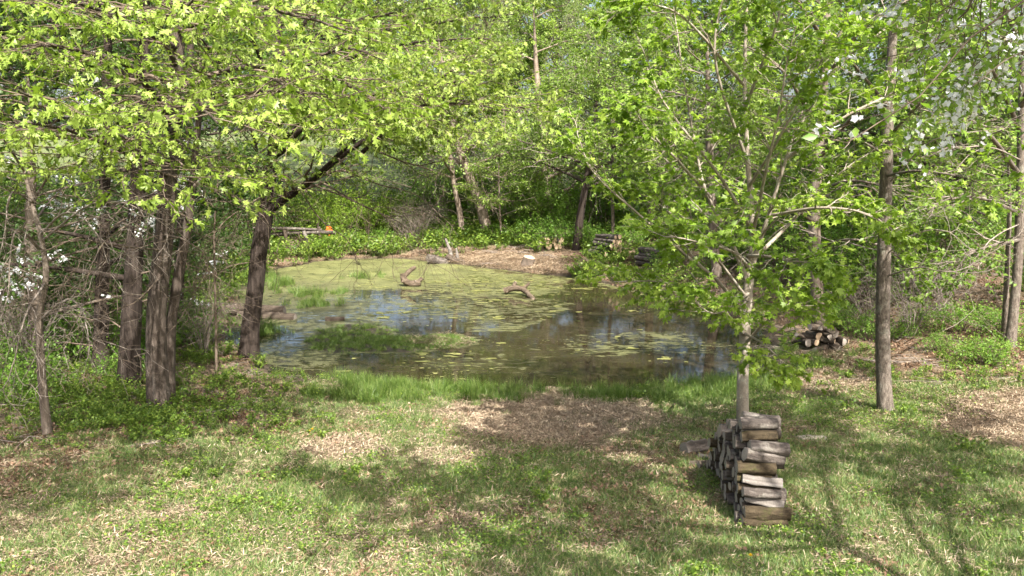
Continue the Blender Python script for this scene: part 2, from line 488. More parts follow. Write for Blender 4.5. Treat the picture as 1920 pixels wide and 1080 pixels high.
def build_water():
    x0, y0 = POND.min(0) - .6; x1, y1 = POND.max(0) + .6
    xs, ys = np.arange(x0, x1, .11), np.arange(y0, y1, .13)
    X, Y = np.meshgrid(xs, ys)
    x, y = X.ravel(), Y.ravel()
    s = pond_sd(x, y)
    px, py = to_px(np.stack([x, y, 0 * x], -1))
    a = np.full(x.shape, .16)
    a = np.maximum(a, .80 * zone(px, py, 640, 512, 300, 34, 31, .25))
    a = np.maximum(a, .74 * zone(px, py, 520, 560, 170, 55, 32, .3))
    a = np.maximum(a, .72 * zone(px, py, 620, 600, 110, 50, 33, .4))
    a = np.maximum(a, .62 * zone(px, py, 900, 525, 240, 34, 34, .7))
    a = np.maximum(a, .52 * zone(px, py, 840, 575, 260, 46, 35, .8))
    a = np.maximum(a, .50 * zone(px, py, 1200, 645, 210, 24, 36, .5))
    a = np.maximum(a, .36 * zone(px, py, 900, 680, 180, 26, 37, .5))
    a = np.maximum(a, .58 * zone(px, py, 560, 660, 110, 35, 39, .4))
    a = np.maximum(a, .62 * sstep(.9, .1, -s) * (py < 560))
    a = np.maximum(a, .45 * sstep(.5, .05, -s))
    for c, rx, ry in ISL:
        q = np.sqrt(((x - c[0]) / (rx * 1.5)) ** 2 + ((y - c[1]) / (ry * 1.5)) ** 2)
        a = np.maximum(a, .75 * sstep(1.05, .6, q))
    a = a + (fbm(x * .8, y * .8, 48) - .5) * .35 * (a > .3)
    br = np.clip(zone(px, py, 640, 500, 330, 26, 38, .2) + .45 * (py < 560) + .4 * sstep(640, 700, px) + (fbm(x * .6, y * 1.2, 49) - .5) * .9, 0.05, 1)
    nx, ny = len(xs), len(ys)
    i = (np.arange(ny - 1)[:, None] * nx + np.arange(nx - 1)[None]).ravel()
    F = np.stack([i, i + 1, i + nx + 1, i + nx], 1)
    F = F[(s[F] < .5).any(1)]
    used, inv = np.unique(F, return_inverse=True)
    V = np.stack([x, y, 0 * x], 1)[used]
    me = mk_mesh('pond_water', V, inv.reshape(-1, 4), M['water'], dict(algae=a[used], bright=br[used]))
    tag(ob('pond_water', me), kind='structure')
    # bright flecks of algae floating just above the water
    N = 9000
    fx, fy = RNG.uniform(x0, x1, N * 6), RNG.uniform(y0, y1, N * 6)
    fs = pond_sd(fx, fy); fpx, fpy = to_px(np.stack([fx, fy, 0 * fx], -1))
    w = np.maximum.reduce([.7 * zone(fpx, fpy, 900, 530, 240, 32, 41, .4), .3 * zone(fpx, fpy, 820, 575, 220, 40, 42, .5),
                           .16 * zone(fpx, fpy, 1120, 655, 280, 24, 43, .5), .45 * zone(fpx, fpy, 830, 695, 90, 28, 44, .4), np.full(N * 6, .025),
                           .2 * zone(fpx, fpy, 1280, 585, 150, 22, 45, .4)])
    w = w * sstep(.44, .62, fbm(fx * .9, fy * 2.0, 46)) * (ground_z(fx, fy) < -.03)
    keep = np.where((fs < -.12) & (RNG.random(N * 6) < w))[0][:N]
    k = len(keep); ns = 7
    ang = np.linspace(0, 2 * np.pi, ns, endpoint=False)[None] + RNG.random((k, 1)) * 6
    r = (RNG.gamma(1.3, .017, (k, 1)) * (.5 + 1.6 * sstep(.45, .7, fbm(fx[keep] * .7, fy[keep] * 1.4, 47)))[:, None]).clip(.008, .085) * RNG.uniform(.45, 1.35, (k, ns))
    vx = fx[keep][:, None] + np.cos(ang) * r * RNG.uniform(1, 2.4, (k, 1)); vy = fy[keep][:, None] + np.sin(ang) * r
    V = np.stack([vx, vy, np.full_like(vx, .006) + RNG.uniform(0, .004, vx.shape)], -1).reshape(-1, 3)
    F = (np.arange(k)[:, None] * ns + np.arange(ns)[None])
    me = mk_mesh('floating_algae', V, F, M['algae'], dict(tint=np.repeat(RNG.random(k), ns)), smooth=False)
    tag(ob('floating_algae', me), 'yellow green scraps of algae floating on the pond', 'algae', kind='stuff')
build_water()

# ------------------------------------------------------------------ growth: vectorised branches
def nrm(v): return v / np.maximum(np.linalg.norm(v, axis=-1, keepdims=True), 1e-9)

def spline(pts, n):
    """Catmull-Rom through pts (k,d) resampled at n points"""
    p = np.asarray(pts, float)
    p = np.vstack([2 * p[0] - p[1], p, 2 * p[-1] - p[-2]])
    k = len(p) - 3
    u = np.linspace(0, k - 1e-6, n); i = u.astype(int); t = (u - i)[:, None]
    a, b, c, d = p[i], p[i + 1], p[i + 2], p[i + 3]
    return .5 * (2 * b + (c - a) * t + (2 * a - 5 * b + 4 * c - d) * t ** 2 + (3 * b - a - 3 * c + d) * t ** 3)

def resamp(P, t, idx):
    n = P.shape[1]
    u = np.clip(t, 0, 1) * (n - 1); i = np.minimum(u.astype(int), n - 2); f = (u - i)
    a, b = P[idx, i], P[idx, i + 1]
    if P.ndim == 3:
        return a + (b - a) * f[:, None], nrm(b - a)
    return a + (b - a) * f

def spawn(P, R, k, t0, t1, ang, length, n=5, flat=.5, up=0.0, wob=.06, rr=.6, rmin=.003, rng=RNG, rmax=1.0, tpow=1.0):
    """k children on each parent polyline; ang (lo,hi) deg; length(t, parent_len)->lengths"""
    N = len(P)
    plen = np.linalg.norm(np.diff(P, axis=1), axis=2).sum(1)
    idx = np.repeat(np.arange(N), k)
    j = np.tile(np.arange(k), N)
    t = t0 + (t1 - t0) * ((j + rng.random(N * k)) / k) ** tpow
    base, tan = resamp(P, t, idx)
    rp = resamp(R, t, idx)
    sign = np.where(j % 2 == 0, 1.0, -1.0)[:, None]
    hp = np.cross(tan, (0, 0, 1.0)); hp = nrm(hp + 1e-4) * sign
    rpv = nrm(np.cross(tan, rng.normal(size=tan.shape)))
    side = nrm(flat * hp + (1 - flat) * rpv)
    a = np.radians(rng.uniform(ang[0], ang[1], N * k))[:, None]
    d = nrm(np.cos(a) * tan + np.sin(a) * side)
    L = length(t, plen[idx]) * rng.uniform(.7, 1.25, N * k)
    s = np.linspace(0, 1, n)[None, :, None]
    Q = base[:, None] + L[:, None, None] * (s * d[:, None] + s ** 2 * np.array((0, 0, up)))
    w = np.cumsum(rng.normal(size=(N * k, n, 3)), 1); w -= w[:, :1]
    Q = Q + w * (L[:, None, None] * wob) * s
    r0 = np.minimum(rp * rr, rmax)
    r = np.maximum(r0[:, None] * (1 - .8 * s[..., 0]), rmin)
    return Q, r

def tubes(P, R, k, flare=None):
    """(M,n,3) polylines -> verts, quads"""
    M_, n = P.shape[:2]
    T = nrm(np.gradient(P, axis=1))
    mean = nrm(T.mean(1))
    ref = np.eye(3)[np.argmin(np.abs(mean), 1)]
    U = nrm(np.cross(T, ref[:, None])); W = np.cross(T, U)
    a = np.linspace(0, 2 * np.pi, k, endpoint=False)
    ring = np.cos(a)[None, None, :, None] * U[:, :, None] + np.sin(a)[None, None, :, None] * W[:, :, None]
    V = P[:, :, None] + ring * R[:, :, None, None]
    b = np.arange(M_)[:, None, None] * (n * k) + np.arange(n - 1)[None, :, None] * k
    c = np.arange(k)[None, None]
    c2 = (c + 1) % k
    F = np.stack([b + c, b + c2, b + k + c2, b + k + c], -1).reshape(-1, 4)
    return V.reshape(-1, 3), F

class Acc:
    def __init__(s): s.V, s.F, s.A, s.n = [], [], [], 0
    def add(s, V, F, A=None):
        s.V.append(V); s.F.append(np.asarray(F) + s.n); s.n += len(V)
        s.A.append(np.zeros(len(V)) if A is None else A)
    def mesh(s, name, mat, smooth=True, off=None):
        V = np.concatenate(s.V)
        if off is not None: V = V - np.asarray(off)
        by = {}
        for f in s.F: by.setdefault(f.shape[1], []).append(f)
        return mk_mesh(name, V, [np.concatenate(f) for f in by.values()], mat, dict(tint=np.concatenate(s.A)), smooth)

# leaf templates: verts (V,3) with y along the leaf, z its normal; tris
def oak_leaf(curl, seed=None):
    side = [(.05, .16), (.28, .27), (.085, .36), (.40, .60), (.09, .62), (.25, .90), (.06, .82)]
    rg = np.random.default_rng(seed or 0); am = .055 if seed else 0.0
    V = [(0, 0), (0, .16), (0, .36), (0, .60), (0, 1.0)]; F = []
    for sg in (1, -1):
        o = len(V); V += [(sg * (x + am * rg.normal()), y + am * rg.normal()) for x, y in side]
        s1, L1, s2, L2, s3, L3, s4 = range(o, o + 7)
        tr = [(0, s1, 1), (s1, L1, s2), (1, s1, s2), (1, s2, 2), (s2, L2, s3), (2, s2, s3), (2, s3, 3), (s3, L3, s4), (3, s3, s4), (3, s4, 4)]
        F += tr if sg > 0 else [t[::-1] for t in tr]
    V = np.array([(x, y, .18 * abs(x) - curl * y * y - .35 * curl * x * x * 3) for x, y in V])
    return V, np.array(F)

def maple_leaf(curl):
    half = [(.12, .05), (.52, .14), (.26, .36), (.55, .70), (.18, .60), (.10, .80)]
    out = [(0, 0)] + half + [(0, 1.0)] + [(-x, y) for x, y in half[::-1]]
    V = [(0, .30)] + out
    F = [(0, 1 + i, 1 + (i + 1) % len(out)) for i in range(len(out))]
    V = np.array([(x, y, .12 * abs(x) - curl * (y * y + 1.2 * x * x)) for x, y in V])
    return V, np.array(F)

def kite_leaf(curl, w=.30):
    V = np.array([(0, 0, 0), (w, .42, .10 - curl * .2), (0, 1, -curl), (-w, .42, .10 - curl * .2)])
    return V, np.array([(0, 1, 2), (0, 2, 3)])

OAK = [oak_leaf(c, s) for c, s in ((.05, 1), (.2, 2), (.4, 3), (.65, 4), (.3, 5))]
MAPLE = [maple_leaf(c) for c in (.05, .2, .38, .6)]
KITE = [kite_leaf(c) for c in (.0, .25)]

def leaf_frames(P, m, t0, t1, size, up=1.0, jit=.5, droop=.25, rng=RNG, offset=.0):
    """frames for m leaves on each twig: pos, x,y,z axes, size"""
    N = len(P)
    idx = np.repeat(np.arange(N), m)
    j = np.tile(np.arange(m), N)
    t = t0 + (t1 - t0) * (j + rng.random(N * m)) / m
    pos, tan = resamp(P, t, idx)
    out = rng.normal(size=tan.shape) * (1, 1, .45)
    y = nrm(tan * .7 + nrm(out) * .9 + np.array((0, 0, -droop)))
    nz = nrm(np.array((0, 0, up)) + rng.normal(size=tan.shape) * jit)
    x = nrm(np.cross(y, nz)); z = np.cross(x, y)
    S = size * rng.uniform(.5, 1.35, N * m)
    pos = pos + rng.normal(size=pos.shape) * offset
    return pos, x, y, z, S

def leaf_verts(tpl, fr):
    V, F = tpl
    pos, x, y, z, S = fr
    W = pos[:, None] + S[:, None, None] * (V[None, :, :1] * x[:, None] + V[None, :, 1:2] * y[:, None] + V[None, :, 2:] * z[:, None])
    FF = (np.arange(len(pos))[:, None, None] * len(V) + F[None]).reshape(-1, 3)
    return W.reshape(-1, 3), FF

def sub(fr, k): return tuple(a[k] for a in fr)

def add_leaves(acc, tpls, fr, tint):
    n = len(fr[0]); which = RNG.integers(0, len(tpls), n)
    for i, tp in enumerate(tpls):
        k = np.where(which == i)[0]
        if len(k):
            V, F = leaf_verts(tp, sub(fr, k)); acc.add(V, F, np.repeat(tint[k], len(tp[0])))

def rough_trunk(pts, r, k=22, n=70, flare=.5, ridge=.06, seed=0, lumps=0.0):
    """trunk tube with furrows, root flare and lumps"""
    P = spline(np.column_stack([np.asarray(pts), r]), n)
    C, R = P[:, :3], P[:, 3].copy()
    d = np.concatenate([[0], np.cumsum(np.linalg.norm(np.diff(C, axis=0), axis=1))])
    V, F = tubes(C[None], R[None], k)
    V = V.reshape(n, k, 3)
    a = np.linspace(0, 2 * np.pi, k, endpoint=False)[None]
    dd = d[:, None]
    ca, sa = np.cos(a) * 2.2 + 0 * dd, np.sin(a) * 2.2 + 0 * dd
    f = 1 + ridge * 2 * (fbm(ca * 1.6 + dd * .35, sa * 1.6 + dd * .9, seed) - .5) + lumps * (fbm(ca * .5 + dd * 1.1, sa * .5 + dd * .7, seed + 3) - .5)
    f = f + flare * np.exp(-dd / (R[0] * 1.9)) * (.55 + .9 * np.clip(np.cos(a * 3 + seed) * .5 + np.cos(a * 5 + seed * 2) * .5, -.4, 1))
    V = C[:, None] + (V - C[:, None]) * f[..., None]
    return V.reshape(-1, 3), F

def leaf_parts(parent, tpls, fr, tint, mat, nmax, base, name='leaf'):
    """the nmax leaves that show largest become parts of their own; returns the mask of the rest"""
    px, py = to_px(fr[0])
    dist = np.linalg.norm(fr[0] - CAMV, axis=1)
    vis = (px > 0) & (px < 1920) & (py > 0) & (py < 1080) & (fr[0][:, 1] > 0)
    score = np.where(vis, fr[4] / dist, 0)
    order = np.argsort(-score)[:nmax]
    order = order[score[order] > 0]
    meshes = {}
    for i in order:
        a, b = int(RNG.integers(len(tpls))), int(min(3, tint[i] * 4))
        if (a, b) not in meshes:
            V, F = tpls[a]
            meshes[a, b] = mk_mesh(name, V, F, mat, dict(tint=np.full(len(V), (b + .5) / 4)), True)
        o = bpy.data.objects.new(name, meshes[a, b]); COL.objects.link(o)
        pos, x, y, z, S = (q[i] for q in fr)
        Mx = Matrix(((x[0] * S, y[0] * S, z[0] * S, pos[0] - base[0]), (x[1] * S, y[1] * S, z[1] * S, pos[1] - base[1]),
                     (x[2] * S, y[2] * S, z[2] * S, pos[2] - base[2]), (0, 0, 0, 1)))
        o.parent = parent; o.matrix_local = Mx
    rest = np.ones(len(px), bool); rest[order] = False
    return rest

def leaf_tint(fr, rng=RNG, s=0, base=.5, amp=.5):
    p = fr[0]
    return np.clip(base + (fbm(p[:, 0] * .9 + p[:, 2] * .5, p[:, 1] * .9 - p[:, 2] * .4, 60 + s, 3) - .5) * amp * 1.6 + rng.normal(size=len(p)) * .2, 0, 1)

def limbs_from(pts_list, n=14, wob=.05):
    """pts_list: [(points (k,3), r0, r1)] -> P,R"""
    P, R = [], []
    for pts, r0, r1 in pts_list:
        q = spline(pts, n)
        L = np.linalg.norm(q[-1] - q[0])
        w = np.cumsum(RNG.normal(size=(n, 3)), 0); w -= w[:1]
        q = q + w * wob * L / n * np.linspace(0, 1, n)[:, None]
        P.append(q); R.append(r0 + (r1 - r0) * np.linspace(0, 1, n) ** .8)
    return np.array(P), np.array(R)

def build_tree(name, label, cat, base, trunks, limbs, bark, leafmat, tpls, k2=11, k3=6, m=7, lsize=.12, len2=.38, len3=.42,
               flat=.7, up2=.03, up3=-.02, jit=.45, droop=.2, nleafparts=0, dead=None, twigmat=None, group=None, trunk_kw=None, t2=(.22, 1), seed=0,
               offset=.0, tintbase=.5, l3max=.7, rest_mat=None, sides=8):
    """trunks: [(pts, radii)], limbs: [(pts, r0, r1)] in world metres"""
    base = np.asarray(base, float)
    root = empty(name, base)
    tag(root, label, cat, group)
    for i, (pts, rr) in enumerate(trunks):
        V, F = rough_trunk(pts, rr, seed=seed + i * 5, **(trunk_kw or {}))
        ob('trunk', mk_mesh('trunk', V - base, F, bark), root)
    P1, R1 = limbs_from(limbs)
    for i in range(len(P1)):
        V, F = tubes(P1[i:i + 1], R1[i:i + 1], sides)
        ob('limb', mk_mesh('limb', V - base, F, bark), root)
    P2, R2 = spawn(P1, R1, k2, t2[0], t2[1], (28, 68), lambda t, L: np.minimum(L * len2 * (1.15 - .75 * t), 2.2), 7, flat, up2, .05, .55, .005)
    # the limb's own end carries twigs too
    P3, R3 = spawn(P2, R2, k3, .2, 1.0, (25, 70), lambda t, L: np.minimum(.12 + L * len3 * (1.1 - .5 * t), l3max), 5, flat, up3, .05, .6, .0028)
    tw = Acc()
    V, F = tubes(P2, R2, 5); tw.add(V, F)
    V, F = tubes(P3, R3, 3); tw.add(V, F)
    if dead:
        D1, DR1 = limbs_from(dead['limbs'], wob=.12)
        V, F = tubes(D1, DR1, 6); tw.add(V, F)
        D2, DR2 = spawn(D1, DR1, dead.get('k', 8), .15, 1, (30, 75), lambda t, L: np.minimum(L * .45 * (1.2 - .7 * t), 1.3), 7, .3, dead.get('up', -.1), .10, .55, .004)
        V, F = tubes(D2, DR2, 4); tw.add(V, F)
        D3, DR3 = spawn(D2, DR2, dead.get('k3', 5), .15, 1, (30, 75), lambda t, L: np.minimum(L * .5, .6), 5, .2, dead.get('up', -.1), .12, .6, .0025)
        V, F = tubes(D3, DR3, 3); tw.add(V, F)
    tag(ob('twigs', tw.mesh('twigs', twigmat or M['twig_brown'], off=base), root), kind='stuff')
    fr = leaf_frames(P3, m, .35, 1.08, lsize, 1.0, jit, droop, offset=offset)
    fr2 = leaf_frames(P2, m, .7, 1.05, lsize, 1.0, jit, droop, offset=offset)
    fr = tuple(np.concatenate([a, b]) for a, b in zip(fr, fr2))
    tint = leaf_tint(fr, s=seed, base=tintbase)
    if nleafparts:
        rest = np.where(leaf_parts(root, tpls, fr, tint, leafmat, nleafparts, base))[0]
        fr, tint = sub(fr, rest), tint[rest]
    acc = Acc(); add_leaves(acc, tpls, fr, tint)
    tag(ob('crown', acc.mesh('crown', leafmat, off=base), root), kind='stuff')
    return root

def limb_px(r0, r1, *p):
    """limb through photo pixels, each with the distance at which it is reckoned to hang"""
    return ([at(*q) for q in p], r0, r1)

# ------------------------------------------------------------------ the near trees
def below(p, dz=.12):
    p = np.array(p, float); p[2] -= dz; return p

def near_oak():
    Y = 12.9
    b = gp(297, 768); Y = b[1]
    t1 = [below(b)] + [at(x, y, Y) for x, y in ((294, 700), (293, 620), (298, 540), (309, 430), (317, 300), (325, 180), (335, 50), (345, -120), (352, -260))]
    r1 = [.185, .165, .155, .15, .14, .13, .115, .10, .07, .04]
    b2 = gp(315, 757)
    t2 = [below(b2)] + [at(x, y, Y + .25) for x, y in ((316, 690), (322, 600), (338, 500), (352, 420), (362, 330), (372, 230), (385, 100))]
    r2 = [.12, .10, .085, .08, .07, .06, .045, .03]
    y_ = Y
    L = [limb_px(.075, .012, (322, 230, y_), (250, 135, 11), (150, 105, 10), (20, 88, 9)),
         limb_px(.05, .01, (318, 300, y_), (220, 255, 10.6), (120, 205, 9), (30, 200, 8)),
         limb_px(.05, .01, (322, 250, y_), (345, 210, 11), (365, 200, 9.4), (395, 225, 8.4)),
         limb_px(.025, .006, (317, 300, y_), (275, 300, 11), (255, 312, 9.7), (350, 325, 8.9)),
         limb_px(.05, .01, (325, 200, y_), (400, 160, 11.6), (480, 140, 10.2), (570, 180, 9.4)),
         limb_px(.055, .01, (325, 170, y_), (450, 125, 12), (600, 135, 11), (730, 185, 10.4)),
         limb_px(.045, .01, (330, 120, y_), (300, 60, 11), (330, 25, 9.6), (370, 10, 8.6)),
         limb_px(.05, .01, (332, 90, y_), (200, 25, 11), (100, 5, 9.4), (10, 15, 8.4)),
         limb_px(.05, .01, (335, 60, y_), (430, 15, 11.8), (540, 25, 10.6), (650, 65, 9.8)),
         limb_px(.05, .01, (340, -20, y_), (400, -110, 11), (480, -150, 9.6), (560, -150, 8.6)),
         limb_px(.05, .01, (330, 100, y_), (200, 20, 14), (60, -30, 15), (-80, -60, 15.5)),
         limb_px(.05, .01, (335, 0, y_), (450, -60, 14.5), (570, -90, 16), (660, -90, 17)),
         limb_px(.04, .01, (316, 330, y_), (210, 275, 10.9), (110, 240, 9.5), (25, 225, 8.7)),
         limb_px(.04, .01, (330, 150, y_), (430, 180, 11.5), (500, 165, 10.6), (620, 180, 10.2)),
         limb_px(.05, .01, (345, -120, y_), (300, -330, 12), (250, -420, 11), (200, -480, 10))]
    dead = dict(limbs=[limb_px(.02, .004, (311, 380, y_), (255, 410, 12), (190, 480, 11.3), (150, 620, 11)),
                       limb_px(.018, .004, (305, 440, y_), (345, 450, 12), (385, 490, 11.6), (350, 560, 11.5)),
                       limb_px(.02, .004, (305, 470, y_), (220, 460, 12), (140, 450, 11.4), (60, 480, 11)),
                       limb_px(.02, .004, (318, 290, y_), (400, 350, 12.3), (470, 380, 12), (560, 470, 11.9)),
                       limb_px(.02, .004, (316, 330, y_), (240, 380, 12), (120, 370, 11.4), (20, 420, 11)),
                       limb_px(.016, .004, (300, 520, y_), (260, 560, 12.2), (190, 600, 11.8), (180, 690, 11.6))], k=8, k3=5, up=-.12)
    build_tree('oak_tree', 'large oak with lobed yellow green leaves and a fused double trunk in the leafy undergrowth', 'tree', b,
               [(t1, r1), (t2, r2)], L, M['bark_oak'], M['leaf_oak'], OAK, k2=12, k3=6, m=6, lsize=.112, flat=.8, up2=-.02, up3=-.04,
               jit=.6, droop=.45, nleafparts=300, dead=dead, seed=1, trunk_kw=dict(k=30, n=110, ridge=.10, lumps=.2, flare=.35), tintbase=.58)
near_oak()

def pond_oak():
    b = gp(465, 668); Y = b[1]
    t1 = [below(b)] + [at(x, y, Y) for x, y in ((470, 610), (479, 540), (486, 470), (497, 405), (506, 345), (511, 280), (516, 180), (522, 60), (530, -80))]
    r1 = [.21, .18, .17, .165, .155, .12, .10, .085, .06, .04]
    L = [limb_px(.11, .03, (497, 400, Y), (530, 375, Y - .2), (582, 340, 17), (680, 262, 16.5), (800, 215, 16)),
         limb_px(.07, .015, (498, 400, Y), (483, 330, 17.6), (478, 270, 17.4), (440, 170, 17)),
         limb_px(.06, .012, (508, 300, Y), (600, 215, 17), (750, 165, 15.6), (900, 150, 14.9)),
         limb_px(.06, .012, (512, 250, Y), (620, 130, 17.5), (780, 85, 16.5), (940, 75, 16)),
         limb_px(.06, .012, (515, 200, Y), (600, 60, 18), (720, 25, 17.5), (830, 0, 17)),
         limb_px(.05, .01, (582, 340, 17), (700, 235, 15.6), (820, 195, 14.7), (970, 205, 14.2)),
         limb_px(.05, .01, (512, 280, Y), (600, 205, 15.9), (700, 190, 14.7), (800, 215, 14)),
         limb_px(.045, .01, (508, 300, Y), (610, 235, 16.6), (700, 222, 15.7), (780, 235, 15.2)),
         limb_px(.05, .01, (519, 120, Y), (640, -40, 17.5), (800, -70, 17), (930, -60, 17)),
         limb_px(.05, .01, (511, 260, Y), (430, 150, 16.6), (380, 85, 15.6), (340, 50, 15)),
         limb_px(.05, .01, (516, 180, Y), (470, 60, 16.4), (450, -40, 15.6), (430, -90, 15)),
         limb_px(.05, .01, (520, 90, Y), (700, 60, 18.5), (860, 40, 18.5), (960, 30, 18.6)),
         limb_px(.05, .01, (514, 220, Y), (650, 190, 16.5), (830, 190, 15.2), (1000, 210, 14.8)),
         limb_px(.045, .01, (680, 285, 16.5), (760, 210, 15.8), (860, 120, 15.4), (940, 110, 15.2)),
         limb_px(.045, .01, (515, 210, Y), (580, 120, 16.2), (650, 90, 15), (720, 110, 14.2)),
         limb_px(.05, .01, (525, 0, Y), (600, -180, 17.5), (720, -260, 17), (800, -300, 17))]
    dead = dict(limbs=[limb_px(.02, .004, (582, 345, 17), (650, 370, 16.5), (720, 405, 16.1), (775, 470, 15.9)),
                       limb_px(.02, .004, (640, 318, 16.8), (710, 345, 16.3), (790, 370, 15.9), (850, 430, 15.7)),
                       limb_px(.018, .004, (560, 352, 17.2), (600, 410, 17), (655, 455, 16.8), (668, 520, 16.7)),
                       limb_px(.02, .004, (700, 280, 16.4), (780, 310, 16), (850, 300, 15.7), (930, 340, 15.5)),
                       limb_px(.02, .004, (600, 340, 16.8), (690, 390, 16.3), (760, 420, 16), (810, 490, 15.9)),
                       limb_px(.02, .004, (505, 360, Y), (440, 400, 17.4), (390, 450, 17.1), (360, 520, 17)),
                       limb_px(.015, .004, (484, 490, Y), (430, 500, 17.5), (400, 530, 17.4), (395, 570, 17.3))], k=8, k3=6, up=-.22)
    build_tree('oak_tree', 'oak with a dark leaning trunk forking low at the edge of the pond', 'tree', b, [(t1, r1)], L,
               M['bark_dark'], M['leaf_oak_mid'], OAK, k2=13, k3=7, m=8, lsize=.108, flat=.65, up2=-.02, up3=-.03, jit=.6, droop=.35,
               nleafparts=150, dead=dead, seed=2, trunk_kw=dict(k=26, n=90, ridge=.09, lumps=.15, flare=.3), tintbase=.55)
pond_oak()

def maple():
    b = gp(1393, 803); Y = b[1]
    t1 = [below(b)] + [at(x, y, Y) for x, y in ((1392, 740), (1393, 690), (1396, 640), (1399, 590), (1402, 545), (1408, 500), (1411, 450), (1408, 380), (1401, 280), (1396, 150), (1400, 0), (1402, -150))]
    r1 = [.095, .088, .084, .082, .078, .072, .055, .045, .04, .034, .028, .02, .012]
    q = Y
    L = [limb_px(.05, .008, (1404, 525, q), (1420, 465, q - .05), (1442, 400, q - .1), (1472, 300, q - .2), (1512, 180, q - .3), (1552, 40, q - .4)),
         limb_px(.045, .008, (1402, 530, q), (1383, 480, q - .1), (1360, 430, q - .2), (1332, 370, q - .2), (1312, 290, q), (1285, 120, q), (1270, 0, q)),
         limb_px(.03, .006, (1398, 600, q), (1350, 530, 11.5), (1290, 480, 11.2), (1200, 400, 10.9), (1130, 330, 10.7), (1100, 250, 10.6)),
         limb_px(.035, .007, (1409, 490, q), (1490, 410, q + .2), (1570, 330, q + .4), (1670, 270, q + .5)),
         limb_px(.028, .006, (1396, 630, q), (1340, 565, 11.3), (1250, 525, 11), (1120, 520, 10.8)),
         limb_px(.026, .006, (1397, 645, q), (1440, 600, 11.6), (1500, 570, 11.3), (1590, 545, 11)),
         limb_px(.028, .006, (1401, 560, q), (1330, 470, 11.6), (1240, 390, 11.2), (1170, 350, 11)),
         limb_px(.03, .006, (1409, 430, q), (1350, 330, 11.6), (1250, 200, 11.4), (1205, 90, 11.2)),
         limb_px(.028, .006, (1440, 405, q), (1540, 390, 11.5), (1620, 400, 11.3), (1690, 440, 11.2)),
         limb_px(.03, .006, (1411, 440, q), (1440, 300, 11.2), (1462, 170, 10.7), (1480, 50, 10.4)),
         limb_px(.022, .005, (1396, 625, q), (1425, 640, 11.3), (1455, 665, 11), (1480, 700, 10.8)),
         limb_px(.028, .006, (1472, 300, q - .2), (1580, 220, 11.6), (1680, 170, 11.6), (1750, 130, 11.6)),
         limb_px(.028, .006, (1400, 300, q), (1340, 120, 11.8), (1350, -30, 11.8), (1340, -150, 11.8)),
         limb_px(.026, .006, (1512, 180, q - .3), (1620, 80, 11.9), (1700, 20, 12), (1740, -40, 12)),
         limb_px(.03, .006, (1405, 480, q), (1440, 480, 11), (1490, 490, 10.5), (1560, 500, 10.2)),
         limb_px(.03, .006, (1404, 500, q), (1370, 470, 11), (1320, 460, 10.4), (1240, 450, 10)),
         limb_px(.026, .006, (1332, 370, q - .2), (1270, 300, 11.3), (1220, 250, 11), (1180, 200, 10.9)),
         limb_px(.026, .006, (1404, 350, q), (1460, 260, 11.3), (1530, 130, 11), (1600, 30, 10.8)),
         limb_px(.026, .006, (1398, 200, q), (1450, 60, 11.6), (1480, -60, 11.4), (1500, -160, 11.2)),
         limb_px(.024, .006, (1403, 550, q), (1390, 560, 11.2), (1340, 590, 10.6), (1290, 560, 10.2)),
         limb_px(.024, .006, (1395, 160, q), (1290, 40, 11.6), (1220, 10, 11.4), (1170, 20, 11.2))]
    build_tree('maple_tree', 'young maple with pale grey trunk dividing into many thin stems behind the firewood stack', 'tree', b, [(t1, r1)], L,
               M['bark_maple'], M['leaf_maple'], MAPLE, k2=13, k3=6, m=8, lsize=.08, len2=.26, flat=.65, up2=.08, up3=-.03, jit=.4, droop=.35,
               nleafparts=300, seed=3, trunk_kw=dict(k=20, n=120, ridge=.04, lumps=.12, flare=.25), tintbase=.58, twigmat=M['bark_maple'], l3max=.38, t2=(.25, 1), sides=7)
maple()

